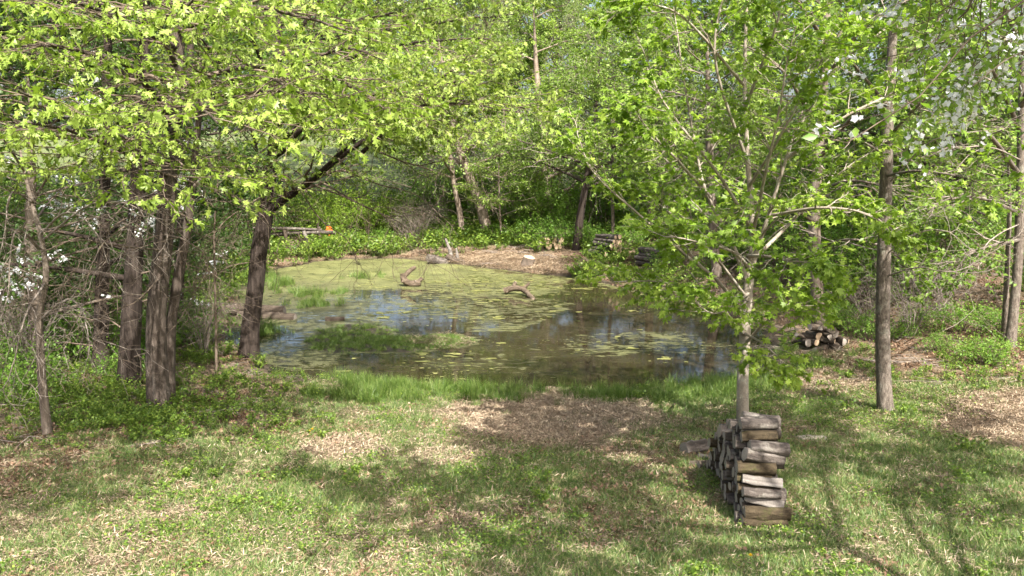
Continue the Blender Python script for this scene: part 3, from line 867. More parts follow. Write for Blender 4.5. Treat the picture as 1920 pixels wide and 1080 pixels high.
def right_trees():
    b = gp(1662, 770); Y = b[1]
    t1 = [below(b)] + [at(x, y, Y) for x, y in ((1656, 690), (1655, 600), (1657, 500), (1660, 380), (1664, 250), (1672, 100), (1682, -60))]
    L = [limb_px(.03, .006, (1664, 260, Y), (1720, 200, 12.5), (1790, 150, 12.2), (1860, 140, 12)),
         limb_px(.03, .006, (1666, 200, Y), (1600, 120, 12.4), (1560, 60, 12), (1520, 20, 11.8)),
         limb_px(.03, .006, (1668, 160, Y), (1740, 60, 13), (1800, 0, 13), (1850, -40, 13)),
         limb_px(.025, .006, (1660, 330, Y), (1720, 320, 12.2), (1790, 330, 11.8), (1850, 350, 11.6)),
         limb_px(.025, .006, (1661, 290, Y), (1600, 260, 12.8), (1540, 270, 12.6), (1490, 280, 12.6)),
         limb_px(.03, .006, (1676, 30, Y), (1720, -60, 13), (1780, -150, 13), (1800, -200, 13))]
    dead = dict(limbs=[limb_px(.014, .004, (1659, 480, Y), (1710, 440, 12.6), (1770, 430, 12.5), (1830, 470, 12.4)),
                       limb_px(.014, .004, (1658, 520, Y), (1720, 500, 12.6), (1800, 505, 12.5), (1900, 440, 12.4)),
                       limb_px(.014, .004, (1660, 400, Y), (1620, 360, 12.6), (1570, 350, 12.5), (1520, 365, 12.4)),
                       limb_px(.014, .004, (1661, 350, Y), (1740, 270, 12.6), (1820, 250, 12.5), (1890, 255, 12.4))], k=6, k3=3, up=-.03)
    build_tree('cherry_tree', 'slim straight dark trunked tree standing alone on the lawn before the leaf covered slope', 'tree', b,
               [(t1, [.125, .112, .108, .104, .096, .085, .07, .05])], L, M['bark_cherry'], M['leaf_maple'], MAPLE, k2=9, k3=5, m=6, lsize=.085, flat=.5,
               dead=dead, seed=4, trunk_kw=dict(k=22, n=90, ridge=.06, lumps=.10, flare=.22), twigmat=M['twig'], l3max=.4, tintbase=.5)
    b = gp(1535, 636); Y = b[1]
    t1 = [below(b)] + [at(x, y, Y) for x, y in ((1532, 560), (1528, 480), (1527, 390), (1534, 290), (1545, 150), (1552, 0), (1556, -100))]
    L = [limb_px(.05, .01, (1534, 300, Y), (1600, 220, 16.8), (1690, 190, 16.4), (1780, 200, 16)),
         limb_px(.05, .01, (1536, 250, Y), (1480, 150, 17.5), (1420, 100, 17.5), (1360, 80, 17.5)),
         limb_px(.05, .01, (1545, 150, Y), (1620, 50, 17.6), (1700, 0, 17.6), (1770, -20, 17.6)),
         limb_px(.05, .01, (1548, 80, Y), (1480, -20, 17), (1420, -80, 17), (1380, -100, 17)),
         limb_px(.04, .01, (1530, 360, Y), (1590, 340, 16.2), (1660, 350, 15.6), (1720, 390, 15.4)),
         limb_px(.04, .01, (1530, 420, Y), (1470, 380, 16.8), (1420, 380, 16.4), (1370, 400, 16.2)),
         limb_px(.03, .01, (1529, 470, Y), (1580, 450, 16.4), (1640, 460, 15.8), (1700, 500, 15.6))]
    dead = dict(limbs=[limb_px(.016, .004, (1530, 380, Y), (1580, 350, 17), (1640, 350, 16.8), (1700, 370, 16.6)),
                       limb_px(.016, .004, (1530, 440, Y), (1480, 420, 17), (1430, 450, 16.9), (1400, 440, 16.8))], k=6, k3=4, up=-.02)
    build_tree('broadleaf_tree', 'grey trunked tree rising behind the tumbled log heap', 'tree', b, [(t1, [.17, .145, .135, .125, .115, .09, .07, .05])], L,
               M['bark_far'], M['leaf_maple'], MAPLE, k2=11, k3=6, m=6, lsize=.10, flat=.6, dead=dead, seed=5, trunk_kw=dict(k=20, n=80, ridge=.07, lumps=.1, flare=.3), twigmat=M['twig'])
    b = gp(1893, 652); Y = b[1]
    t1 = [below(b)] + [at(x, y, Y) for x, y in ((1900, 590), (1908, 500), (1913, 380), (1915, 250), (1918, 100), (1920, -60))]
    t2 = [below(gp(1882, 640))] + [at(x, y, Y + .3) for x, y in ((1886, 560), (1890, 470), (1893, 380), (1890, 300))]
    L = [limb_px(.05, .01, (1913, 330, Y), (1850, 250, 15), (1790, 220, 14.6), (1730, 240, 14.4)),
         limb_px(.05, .01, (1915, 250, Y), (1860, 130, 15.4), (1800, 80, 15.2), (1740, 70, 15)),
         limb_px(.05, .01, (1915, 200, Y), (1960, 80, 15), (2020, 20, 14.6), (2080, 0, 14.4)),
         limb_px(.04, .01, (1912, 400, Y), (1840, 370, 14.8), (1780, 370, 14.4), (1730, 400, 14.2)),
         limb_px(.04, .01, (1910, 450, Y), (1860, 460, 14.8), (1810, 480, 14.4), (1770, 530, 14.2)),
         limb_px(.05, .01, (1918, 100, Y), (1870, -20, 15.4), (1820, -80, 15.4), (1780, -120, 15.4))]
    dead = dict(limbs=[limb_px(.016, .004, (1912, 420, Y), (1850, 450, 15), (1790, 520, 14.8), (1740, 560, 14.7)),
                       limb_px(.016, .004, (1914, 300, Y), (1860, 280, 15), (1800, 300, 14.8), (1760, 340, 14.7))], k=6, k3=4, up=-.02)
    build_tree('broadleaf_tree', 'tree with twin grey trunks among the undergrowth of the leafy slope', 'tree', b,
               [(t1, [.11, .09, .085, .08, .07, .06, .04]), (t2, [.06, .05, .045, .035, .02])], L, M['bark_cherry'], M['leaf_far'], KITE, k2=13, k3=7, m=9, lsize=.085,
               dead=dead, seed=6, trunk_kw=dict(k=18, n=60, ridge=.06, lumps=.1, flare=.3), twigmat=M['twig'], tintbase=.55)
right_trees()

def left_trees():
    b = gp(90, 818); Y = b[1]
    t1 = [below(b)] + [at(x, y, Y) for x, y in ((80, 730), (75, 650), (74, 590), (86, 520), (78, 450), (60, 380), (45, 320), (30, 240))]
    L = [limb_px(.02, .005, (60, 380, Y), (110, 300, 11), (150, 240, 10.8), (190, 200, 10.6)),
         limb_px(.02, .005, (45, 320, Y), (0, 250, 11), (-40, 200, 10.8), (-80, 180, 10.6))]
    dead = dict(limbs=[limb_px(.018, .004, (75, 440, Y), (120, 400, 11), (170, 420, 10.8), (220, 500, 10.6)),
                       limb_px(.018, .004, (84, 530, Y), (50, 590, 11), (30, 680, 10.9), (10, 730, 10.8)),
                       limb_px(.018, .004, (80, 470, Y), (30, 430, 11), (20, 520, 10.8), (5, 600, 10.7)),
                       limb_px(.016, .004, (75, 600, Y), (130, 560, 11), (160, 600, 10.8), (170, 660, 10.7)),
                       limb_px(.016, .004, (80, 450, Y), (180, 380, 11.2), (280, 400, 11), (340, 440, 10.9)),
                       limb_px(.016, .004, (60, 380, Y), (20, 360, 11.2), (5, 440, 11), (-10, 500, 10.9))], k=9, k3=6, up=-.15)
    build_tree('dying_tree', 'spindly pale grey half dead tree tangled with bare twigs above leaf litter', 'tree', b, [(t1, [.07, .058, .054, .05, .044, .036, .028, .02, .01])], L,
               M['bark_far'], M['leaf_far'], KITE, k2=4, k3=4, m=4, lsize=.07, dead=dead, seed=7, twigmat=M['twig'], trunk_kw=dict(k=14, n=70, ridge=.06, lumps=.25, flare=.2))
    for i, (bx, by, dx, r, lab) in enumerate([(240, 722, 30, .20, 'thick dark trunked tree leaning beside the fused double trunk of the oak'),
                                              (188, 700, 14, .15, 'dark trunked tree in the shaded thicket beside blossoming branches'),
                                              (330, 640, 30, .13, 'slender dark tree in the thicket behind the oak')]):
        b = gp(bx, by); Y = b[1]
        t1 = [below(b)] + [at(bx + dx * k, by - 620 * k, Y) for k in (.12, .3, .5, .75, 1.0)] + [at(bx + dx * 1.1, -150, Y)]
        zt = [p[2] for p in t1]
        L = []
        for k in range(9):
            f = .35 + .65 * k / 9
            j = np.array([np.interp(f, np.linspace(0, 1, len(t1)), [p[c] for p in t1]) for c in range(3)])
            a = RNG.uniform(0, 6.28); d = np.array((math.cos(a), math.sin(a), 0))
            ln = RNG.uniform(1.8, 3.4)
            L.append(([j, j + d * ln * .4 + (0, 0, .25), j + d * ln * .75 + (0, 0, .35), j + d * ln + (0, 0, .2)], r * .3, .008))
        D = []
        for k in range(5):
            f = .12 + .4 * k / 5
            j = np.array([np.interp(f, np.linspace(0, 1, len(t1)), [p[c] for p in t1]) for c in range(3)])
            a = RNG.uniform(0, 6.28); d = np.array((math.cos(a), math.sin(a), 0)); ln = RNG.uniform(1.2, 2.4)
            D.append(([j, j + d * ln * .5 + (0, 0, .2), j + d * ln + (0, 0, -.3)], .02, .004))
        build_tree('thicket_tree', lab, 'tree', b, [(t1, list(np.linspace(r, r * .35, len(t1))))], L, M['bark_dark'], M['leaf_dark'], KITE, k2=11, k3=7, m=8, lsize=.085,
                   dead=dict(limbs=D, k=7, k3=4, up=-.1), seed=20 + i, trunk_kw=dict(k=18, n=60, ridge=.08, lumps=.1, flare=.3))
    # thin sapling
    b = gp(405, 704); Y = b[1]
    t1 = [below(b)] + [at(x, y, Y) for x, y in ((405, 620), (403, 520), (402, 430), (408, 340), (412, 260))]
    L = [([np.array(at(404, y, Y)), np.array(at(404 + sx * 40, y - 30, Y - .2)), np.array(at(404 + sx * 90, y - 40, Y - .4))], .008, .003) for y, sx in ((420, 1), (390, -1), (350, 1), (310, -1), (280, 1))]
    build_tree('sapling', 'thin straight sapling between the double trunked oak and the pond', 'sapling', b, [(t1, [.028, .025, .022, .018, .012, .006])], L,
               M['twig_brown'], M['leaf_dark'], KITE, k2=4, k3=3, m=2, lsize=.06, seed=9, trunk_kw=dict(k=10, n=50, ridge=.05, lumps=.1, flare=.2))
left_trees()

# ------------------------------------------------------------------ woodland prototypes and their copies
def auto_limbs(tp, n, f0, f1, length, up, r):
    L = []
    tp = spline(tp, 40)
    for k in range(n):
        f = f0 + (f1 - f0) * (k + RNG.random()) / n
        j = np.array([np.interp(f, np.linspace(0, 1, len(tp)), tp[:, c]) for c in range(3)])
        a = k * 2.4 + RNG.uniform(-.5, .5)
        d = np.array((math.cos(a), math.sin(a), 0)); ln = length(f) * RNG.uniform(.75, 1.2)
        L.append(([j, j + d * ln * .45 + (0, 0, up * ln * .45), j + d * ln * .8 + (0, 0, up * ln * .72), j + d * ln + (0, 0, up * ln * .8)], r * (1.15 - f) * .6, .008))
    return L

def woodland(name, label, tp, rr, limbs, bark, leafmat, k2=9, k3=6, m=6, lsize=.11, flat=.4, up2=0, up3=-.03, jit=.7, droop=.2, len2=.42, len3=.45,
             cat='tree', group=None, seed=0, offset=.05, tpls=KITE, l3max=.8, base=(0, 0, 0), dead=None, twigmat=None, tintbase=.5, t2=(.2, 1), extra_leaf=None, trunk_n=26, each_limb=False):
    """tree in few parts: trunk (with limbs), twigs, crown"""
    base = np.asarray(base, float)
    root = empty(name, base); tag(root, label, cat, group)
    acc = Acc()
    for pts, r_ in zip(tp, rr):
        V, F = rough_trunk(pts, r_, k=12, n=trunk_n, ridge=.08, lumps=.15, flare=.35, seed=seed); acc.add(V, F)
    P1, R1 = limbs_from(limbs, wob=.12)
    ob('trunk', acc.mesh('trunk', bark, off=base), root)
    if each_limb:
        for i in range(len(P1)):
            V, F = tubes(P1[i:i + 1], R1[i:i + 1], 6); ob('limb', mk_mesh('limb', V - base, F, bark), root)
    else:
        V, F = tubes(P1, R1, 6); tag(ob('limbs', mk_mesh('limbs', V - base, F, bark), root), kind='stuff')
    P2, R2 = spawn(P1, R1, k2, t2[0], t2[1], (25, 70), lambda t, L: np.minimum(L * len2 * (1.15 - .7 * t), 2.4), 6, flat, up2, .08, .5, .007)
    P3, R3 = spawn(P2, R2, k3, .2, 1, (25, 75), lambda t, L: np.minimum(.15 + L * len3, l3max), 4, flat, up3, .06, .55, .004)
    tw = Acc(); V, F = tubes(P2, R2, 4); tw.add(V, F); V, F = tubes(P3, R3, 3); tw.add(V, F)
    if dead:
        D1, DR1 = limbs_from(dead, wob=.15); V, F = tubes(D1, DR1, 5); tw.add(V, F)
        D2, DR2 = spawn(D1, DR1, 8, .1, 1, (30, 80), lambda t, L: L * .4 * (1.2 - .6 * t), 6, .2, -.15, .12, .55, .006); V, F = tubes(D2, DR2, 3); tw.add(V, F)
        D3, DR3 = spawn(D2, DR2, 5, .1, 1, (30, 80), lambda t, L: L * .5, 4, .2, -.15, .12, .55, .004); V, F = tubes(D3, DR3, 3); tw.add(V, F)
    tag(ob('twigs', tw.mesh('twigs', twigmat or bark, off=base), root), kind='stuff')
    if m:
        fr = leaf_frames(P3, m, .2, 1.1, lsize, 1, jit, droop, offset=offset)
        if extra_leaf is not None:
            fe = leaf_frames(*extra_leaf)
            fr = tuple(np.concatenate([a, b]) for a, b in zip(fr, fe))
        ac = Acc(); add_leaves(ac, tpls, fr, leaf_tint(fr, s=seed, base=tintbase))
        tag(ob('crown', ac.mesh('crown', leafmat, off=base), root), kind='stuff')
    return root

def simple_trunk(h, lean=(0, 0), wob=.25, n=6):
    z = np.linspace(-.25, h, n)
    return [np.array((lean[0] * (q / h) ** 1.3 * h + RNG.normal() * wob * (q > .5), lean[1] * q + RNG.normal() * wob * (q > .5), q)) for q in z]

G_TREE = 'woodland trees around the pond'
def proto(name, label, h, r, f0, nl, ln, up, bark, leaf, **kw):
    t = simple_trunk(h)
    return woodland(name, label, [t], [list(np.linspace(r, r * .25, len(t)))], auto_limbs(t, nl, f0, 1.0, ln, up, r), bark, leaf, group=G_TREE, **kw)

PT = {
 'tall': proto('broadleaf_tree', 'tall woodland tree with airy spring green crown beyond the pond', 15, .22, .28, 17, lambda f: 4.6 * (1.15 - .65 * f), .45, M['bark_far'], M['leaf_far'], k2=11, k3=7, m=9, lsize=.14, seed=31, tintbase=.62),
 'lush': proto('broadleaf_tree', 'full crowned woodland tree with deep green leaves beyond the pond', 13, .2, .12, 20, lambda f: 4.2 * (1.1 - .6 * f), .3, M['bark_far'], M['leaf_shrub'], k2=10, k3=7, m=9, lsize=.14, seed=32, tintbase=.45),
 'pale': proto('willow_tree', 'tall tree with feathery grey green leaves tinted pale for haze beyond the pond', 17, .24, .25, 18, lambda f: 4.6 * (1.1 - .55 * f), .55, M['bark_far'], M['leaf_hazy_pale'], k2=11, k3=7, m=10, lsize=.12, seed=33, up3=-.12),
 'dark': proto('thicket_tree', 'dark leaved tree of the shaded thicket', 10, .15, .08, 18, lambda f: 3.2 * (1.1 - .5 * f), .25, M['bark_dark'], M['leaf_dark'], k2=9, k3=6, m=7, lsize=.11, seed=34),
 'bare': proto('bare_tree', 'almost leafless tree with a haze of grey brown twigs beyond the pond', 12, .14, .2, 16, lambda f: 3.2 * (1.1 - .5 * f), .5, M['twig'], M['leaf_far'], k2=11, k3=8, m=2, lsize=.09, seed=35),
 'slim': proto('young_tree', 'slim young woodland tree with light green leaf sprays beyond the pond', 8, .075, .2, 14, lambda f: 2.2 * (1.1 - .6 * f), .3, M['bark_far'], M['leaf_far'], k2=8, k3=5, m=6, lsize=.11, seed=36, flat=.7, jit=.4, tintbase=.7),
 'bright': proto('broadleaf_tree', 'bright leafy bank tree', 9, .1, .05, 22, lambda f: 2.8 * (1.15 - .6 * f), .25, M['bark_far'], M['leaf_far'], k2=9, k3=6, m=9, lsize=.125, seed=37, flat=.6, jit=.5, tintbase=.75),
}

LANDMARKS = [(915, 38, 'the leaning trees'), (1030, 40, 'the vine wrapped tree'), (1140, 35.5, 'the neat firewood stack'), (1225, 31, 'the low log stack'), (562, 38, 'the propped pale poles'),
             (1535, 17.3, 'the tumbled log heap'), (1895, 15.5, 'the twin grey trunks'), (300, 13, 'the double trunked oak'), (85, 11.4, 'the half dead tree'), (470, 17.8, 'the dark leaning oak trunk'),
             (1660, 12.8, 'the lone slim trunk'), (1345, 26, 'the pond corner behind the maple'), (150, 15.6, 'the blossoming thicket tree'), (618, 39.5, 'the orange marker'), (720, 41, 'the bare hanging twigs'), (1800, 20, 'the broken dark limb')]
def by_landmark(x, y):
    best = min(LANDMARKS, key=lambda q: ((q[0] - 960) / F_PX * q[1] - x) ** 2 + (q[1] - y) ** 2)
    lx, ly = (best[0] - 960) / F_PX * best[1], best[1]
    d = math.hypot(lx - x, ly - y)
    if d < 3: return 'close by ' + best[2]
    if y - ly > 9: return 'far behind ' + best[2]
    if y - ly > 2.5: return 'behind ' + best[2]
    return 'not far from ' + best[2]
USED = set()
for o_, l_ in zip(PT.values(), ('tall airy spring green tree', 'full crowned deep green tree', 'tall feathery grey green tree tinted pale for haze', 'dark leaved thicket tree', 'almost leafless grey twigged tree', 'slim young light green tree', 'bushy bright green tree')): o_['base'] = l_
def place(kind, x, y, sc=1.0, rz=None, label=None, tilt=0.0):
    o = PT[kind] if kind not in USED else copy_tree(PT[kind])
    USED.add(kind)
    o.location = (x, y, ground_z(x, y) - .03)
    o.rotation_euler = (RNG.normal() * tilt, RNG.normal() * tilt, RNG.uniform(0, 6.28) if rz is None else rz)
    o.scale = (sc, sc, sc * RNG.uniform(.92, 1.1))
    o['label'] = label or (PT[kind]['base'] + ' ' + by_landmark(x, y))
    return o

WOODS = [  # kind, px, distance, scale
 ('tall', 560, 43, 1.0), ('pale', 900, 52, 1.0), ('pale', 1010, 46, .9), ('lush', 650, 40, .9), ('tall', 780, 45, 1.05), ('pale', 840, 50, .95), ('pale', 960, 48, .85),
 ('tall', 1250, 44, .95), ('bare', 1120, 42, .8), ('bare', 1185, 47, .85), ('pale', 1090, 58, .85), ('tall', 1330, 38, 1.0), ('lush', 1420, 36, 1.0), ('tall', 1500, 33, 1.0),
 ('lush', 1600, 30, .95), ('tall', 1700, 28, 1.0), ('lush', 1760, 24, .85), ('tall', 1850, 22, .9), ('lush', 1930, 24, 1.0), ('lush', 1840, 31, 1.0), 
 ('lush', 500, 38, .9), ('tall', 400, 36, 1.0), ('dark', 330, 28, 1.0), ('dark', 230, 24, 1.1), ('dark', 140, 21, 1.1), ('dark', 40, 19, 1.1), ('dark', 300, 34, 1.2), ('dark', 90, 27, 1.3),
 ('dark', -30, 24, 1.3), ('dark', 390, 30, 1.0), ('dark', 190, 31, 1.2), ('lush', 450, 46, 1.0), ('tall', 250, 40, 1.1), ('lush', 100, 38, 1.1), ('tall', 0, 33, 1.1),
 ('pale', 720, 52, 1.0), ('pale', 1300, 56, 1.0), ('tall', 1450, 50, 1.1), ('lush', 1600, 44, 1.1), ('tall', 1750, 40, 1.1), ('lush', 1900, 40, 1.1),
 ('lush', 940, 66, 1.2), ('tall', 640, 62, 1.2), ('lush', 820, 70, 1.3), ('lush', 1050, 74, .75), ('lush', 1400, 70, 1.3), ('lush', 500, 66, 1.3),
 ('tall', 330, 52, 1.2), ('lush', 400, 56, 1.2), ('tall', 520, 54, 1.1), ('lush', 590, 50, 1.1), ('lush', 690, 58, 1.2), ('tall', 870, 60, 1.2), ('tall', 980, 60, 1.1), ('lush', 760, 62, 1.3), ('lush', 1500, 42, 1.1), ('lush', 1350, 46, 1.0), ('tall', 1560, 52, 1.2), ('lush', 1680, 34, 1.0), ('lush', 900, 56, 1.0),
 ('slim', 965, 37.5, .75), ('slim', 760, 40, .8), ('slim', 1140, 37, .8), ('slim', 1270, 33, .9), ('slim', 1370, 28, .8), ('slim', 1470, 24, .9), ('slim', 1720, 19, .8), ('slim', 1800, 18, .7), ('slim', 620, 39, .8),
 ('slim', 1640, 22, .9), ('dark', 1580, 26, .7), ('dark', 1700, 23, .7), ('dark', 1820, 21, .75), ('dark', 1450, 31, .75), ('dark', 1330, 34, .8),
 ('bright', 770, 43, .9), ('bright', 830, 45, 1.1), ('bright', 890, 44, 1.0), ('bright', 965, 42, .95), ('bright', 1010, 45, 1.2), ('bright', 1065, 43, 1.0), ('bright', 1130, 44, 1.0), ('bright', 1190, 42, .9), ('bright', 1260, 40, .95), ('bright', 1320, 37, .9), ('bright', 640, 44, 1.0), ('bright', 560, 45, 1.1),
 ('bright', 1410, 33, .85), ('bright', 1500, 29, .8), ('bright', 1590, 25, .7), ('bright', 1690, 23, .7), ('bright', 1770, 22, .7), ('bright', 1840, 22.5, .75), ('bright', 1910, 21, .75), ('dark', 1640, 20.5, .55), ('dark', 1740, 19.5, .5), ('dark', 1860, 19.2, .55),
 ('lush', 560, 58, 1.2), ('bright', 600, 52, 1.3), ('bright', 520, 50, 1.2), ('bright', 450, 48, 1.2), ('bright', 680, 50, 1.2), ('bright', 740, 48, 1.1), ('lush', 480, 62, 1.2), ('bright', 30, 36, 1.2), ('bright', 110, 40, 1.2), ('bright', 200, 38, 1.1), ('lush', -60, 44, 1.1), ('lush', 40, 46, 1.1), ('tall', 130, 48, 1.1), ('dark', -80, 32, 1.3), ('dark', 20, 30, 1.2), ('lush', 180, 50, 1.2), ('lush', 280, 46, 1.1),
 ('slim', 880, 41, 1.0), ('slim', 1005, 41.5, 1.0), ('slim', 700, 43, 1.1), ('slim', 1200, 40, 1.0), ('slim', 820, 42, 1.0), ('lush', 1100, 50, .9), ('lush', 1180, 54, .8), ('pale', 1040, 62, 1.0), ('pale', 960, 54, 1.0), ('pale', 780, 56, 1.0), ('tall', 1150, 66, .9), ('pale', 700, 50, .9), ('tall', 1030, 52, .9), ('tall', 1110, 47, .75)]
for kd, px_, Y_, s_ in WOODS:
    place(kd, (px_ - 960) / F_PX * Y_, Y_ + RNG.uniform(-.8, .8), s_, tilt=.03)

# ------------------------------------------------------------------ trees on the far bank with shapes of their own
def far_tree(name, label, pts, rr, leafmat, nl=16, f0=.42, ln=3.4, seed=0, dead_n=0, bark=None, m=9, **kw):
    b = gp(*pts[0]); Y = b[1]; kw.setdefault('lsize', .125); kw.setdefault('k2', 10); rr = list(rr[:-1]) + [.02]
    kw.setdefault('tintbase', .6)
    t = [below(b, .2)] + [at(x, y, Y) for x, y in pts[1:]]
    L = auto_limbs(t, nl, f0, 1.0, lambda f: ln * (1.2 - .5 * f), .35, rr[0])
    D = auto_limbs(t, dead_n, .3, .8, lambda f: ln * .8, -.35, rr[0] * .3) if dead_n else None
    return woodland(name, label, [t], [list(np.interp(np.linspace(0, 1, len(t)), np.linspace(0, 1, len(rr)), rr))], L, bark or M['bark_far'], leafmat, seed=seed, base=b, m=m, dead=D, twigmat=M['twig'], each_limb=True, **kw)

far_tree('leaning_tree', 'thick trunk leaning strongly over the bank behind the stumps', [(918, 446), (905, 400), (885, 345), (868, 300), (850, 240), (835, 160), (820, 60)], [.26, .22, .16, .10], M['leaf_far'], seed=41, dead_n=3, ln=3.6, bark=M['bark_tan'])
far_tree('leaning_tree', 'slimmer leaning tree with a pale patch at its foot', [(868, 450), (862, 400), (852, 350), (845, 300), (835, 220), (825, 120)], [.15, .12, .10, .06], M['leaf_far'], seed=42, dead_n=3, bark=M['bark_tan'])
far_tree('ivy_tree', 'rough trunked tree wrapped in leafy vines above the bank', [(1033, 432), (1030, 390), (1026, 340), (1020, 290), (1012, 220), (1005, 120), (1000, 10)], [.27, .25, .2, .1], M['leaf_far'], seed=43, dead_n=2, f0=.2, nl=16, ln=2.6, bark=M['bark_tan'])
far_tree('leaning_tree', 'dark trunk slanting to the firewood stacks on the far bank', [(1081, 468), (1086, 420), (1094, 370), (1106, 300), (1116, 220), (1125, 100)], [.17, .15, .12, .06], M['leaf_far'], seed=44, dead_n=2, bark=M['bark_dark'])
far_tree('slim_tree', 'slender tree standing right behind the neat firewood stack', [(1149, 455), (1149, 400), (1147, 340), (1150, 260), (1152, 150)], [.08, .07, .06, .03], M['leaf_far'], seed=45)
far_tree('slim_tree', 'thin sapling with flat leaf sprays in front of the vine wrapped tree', [(942, 458), (938, 410), (936, 360), (935, 310)], [.05, .045, .03, .015], M['leaf_far'], seed=46, nl=9, ln=1.6, flat=.8, jit=.35, f0=.3, tintbase=.8, lsize=.1)
far_tree('broadleaf_tree', 'dark trunk in the shadow behind the bare twigs right of the far stacks', [(1225, 440), (1222, 380), (1228, 300), (1235, 200), (1240, 60)], [.2, .18, .15, .07], M['leaf_far'], seed=47, dead_n=2)
far_tree('broadleaf_tree', 'brown trunked tree at the pond corner behind the maple stems', [(1345, 520), (1340, 440), (1332, 330), (1328, 200), (1325, 40)], [.16, .14, .12, .06], M['leaf_far'], seed=48, dead_n=3, ln=2.6)

# fallen dark limb caught in the right trees
b = at(1600, 235, 21)
P, R = limbs_from([([at(1820, 345, 20.5), at(1760, 320, 20.7), at(1710, 290, 20.9), at(1660, 285, 21.2), at(1600, 250, 21.5), at(1540, 240, 22)], .10, .05),
                   ([at(1700, 293, 20.9), at(1712, 275, 20.9), at(1720, 268, 20.8)], .06, .045)], 16, .03)
V, F = tubes(P, R, 10)
o = ob('fallen_limb', mk_mesh('fallen_limb', V - b, F, M['bark_dark']), loc=b)
tag(o, 'crooked dark broken limb caught high among the slope trees', 'branch')

# ------------------------------------------------------------------ blossoming trees
def blossom_add(root, base, P3, n, seed, size=.022):
    """white five petalled flowers in clusters on twigs"""
    V5 = []; F5 = []
    for k in range(5):
        a = k * 2 * math.pi / 5
        c, s_ = math.cos(a), math.sin(a)
        q = [(0, 0, 0), (.45, .55, .15), (0, 1.05, .25), (-.45, .55, .15)]
        o = len(V5)
        V5 += [(x * c - y * s_, x * s_ + y * c, z) for x, y, z in q]; F5 += [(o, o + 1, o + 2), (o, o + 2, o + 3)]
    tpl = (np.array(V5), np.array(F5))
    pick = RNG.choice(len(P3), min(n, len(P3)), replace=False)
    fr = leaf_frames(P3[pick], 15, .35, 1.05, size, .4, .8, -.1, offset=.026)
    acc = Acc(); add_leaves(acc, [tpl], fr, RNG.random(len(fr[0])))
    tag(ob('blossom', acc.mesh('blossom', M['petal'], off=base), root), 'clusters of white blossom', kind='stuff')

def blossom_tree(label, base, tp, rr, limbs, nfl, seed, leafmat, m=4, lsize=.06, fsize=.022, k2=9, k3=6, light=0):
    base = np.asarray(base, float)
    root = empty('blossoming_tree', base); tag(root, label, 'tree')
    V, F = rough_trunk(tp, rr, k=16, n=40, seed=seed); ob('trunk', mk_mesh('trunk', V - base, F, M['bark_far']), root)
    P1, R1 = limbs_from(limbs)
    for i in range(len(P1)):
        V, F = tubes(P1[i:i + 1], R1[i:i + 1], 7); ob('limb', mk_mesh('limb', V - base, F, M['bark_far']), root)
    P2, R2 = spawn(P1, R1, k2, .2, 1, (28, 65), lambda t, L: np.minimum(L * .35 * (1.1 - .6 * t), 1.4), 6, .3, .02, .06, .5, .0028)
    P3, R3 = spawn(P2, R2, k3, .2, 1, (25, 70), lambda t, L: np.minimum(.1 + L * .4, .4), 4, .3, .0, .06, .55, .0016)
    tw = Acc(); V, F = tubes(P2, R2, 4); tw.add(V, F); V, F = tubes(P3, R3, 3); tw.add(V, F)
    tag(ob('twigs', tw.mesh('twigs', M['twig_brown'], off=base), root), kind='stuff')
    nv = light * k2 * k3
    frs = [leaf_frames(P3[nv:], m, .2, 1.1, lsize, 1, .7, .1, offset=.03)]
    if nv: frs.append(leaf_frames(P3[:nv], 6, .1, 1.1, .055, 1, .7, .1, offset=.02))
    fr = tuple(np.concatenate(q) for q in zip(*frs))
    ac = Acc(); add_leaves(ac, KITE, fr, leaf_tint(fr, s=seed)); tag(ob('crown', ac.mesh('crown', leafmat, off=base), root), kind='stuff')
    blossom_add(root, base, P3[:nv] if nv else P3, nfl, seed, fsize)
    return root

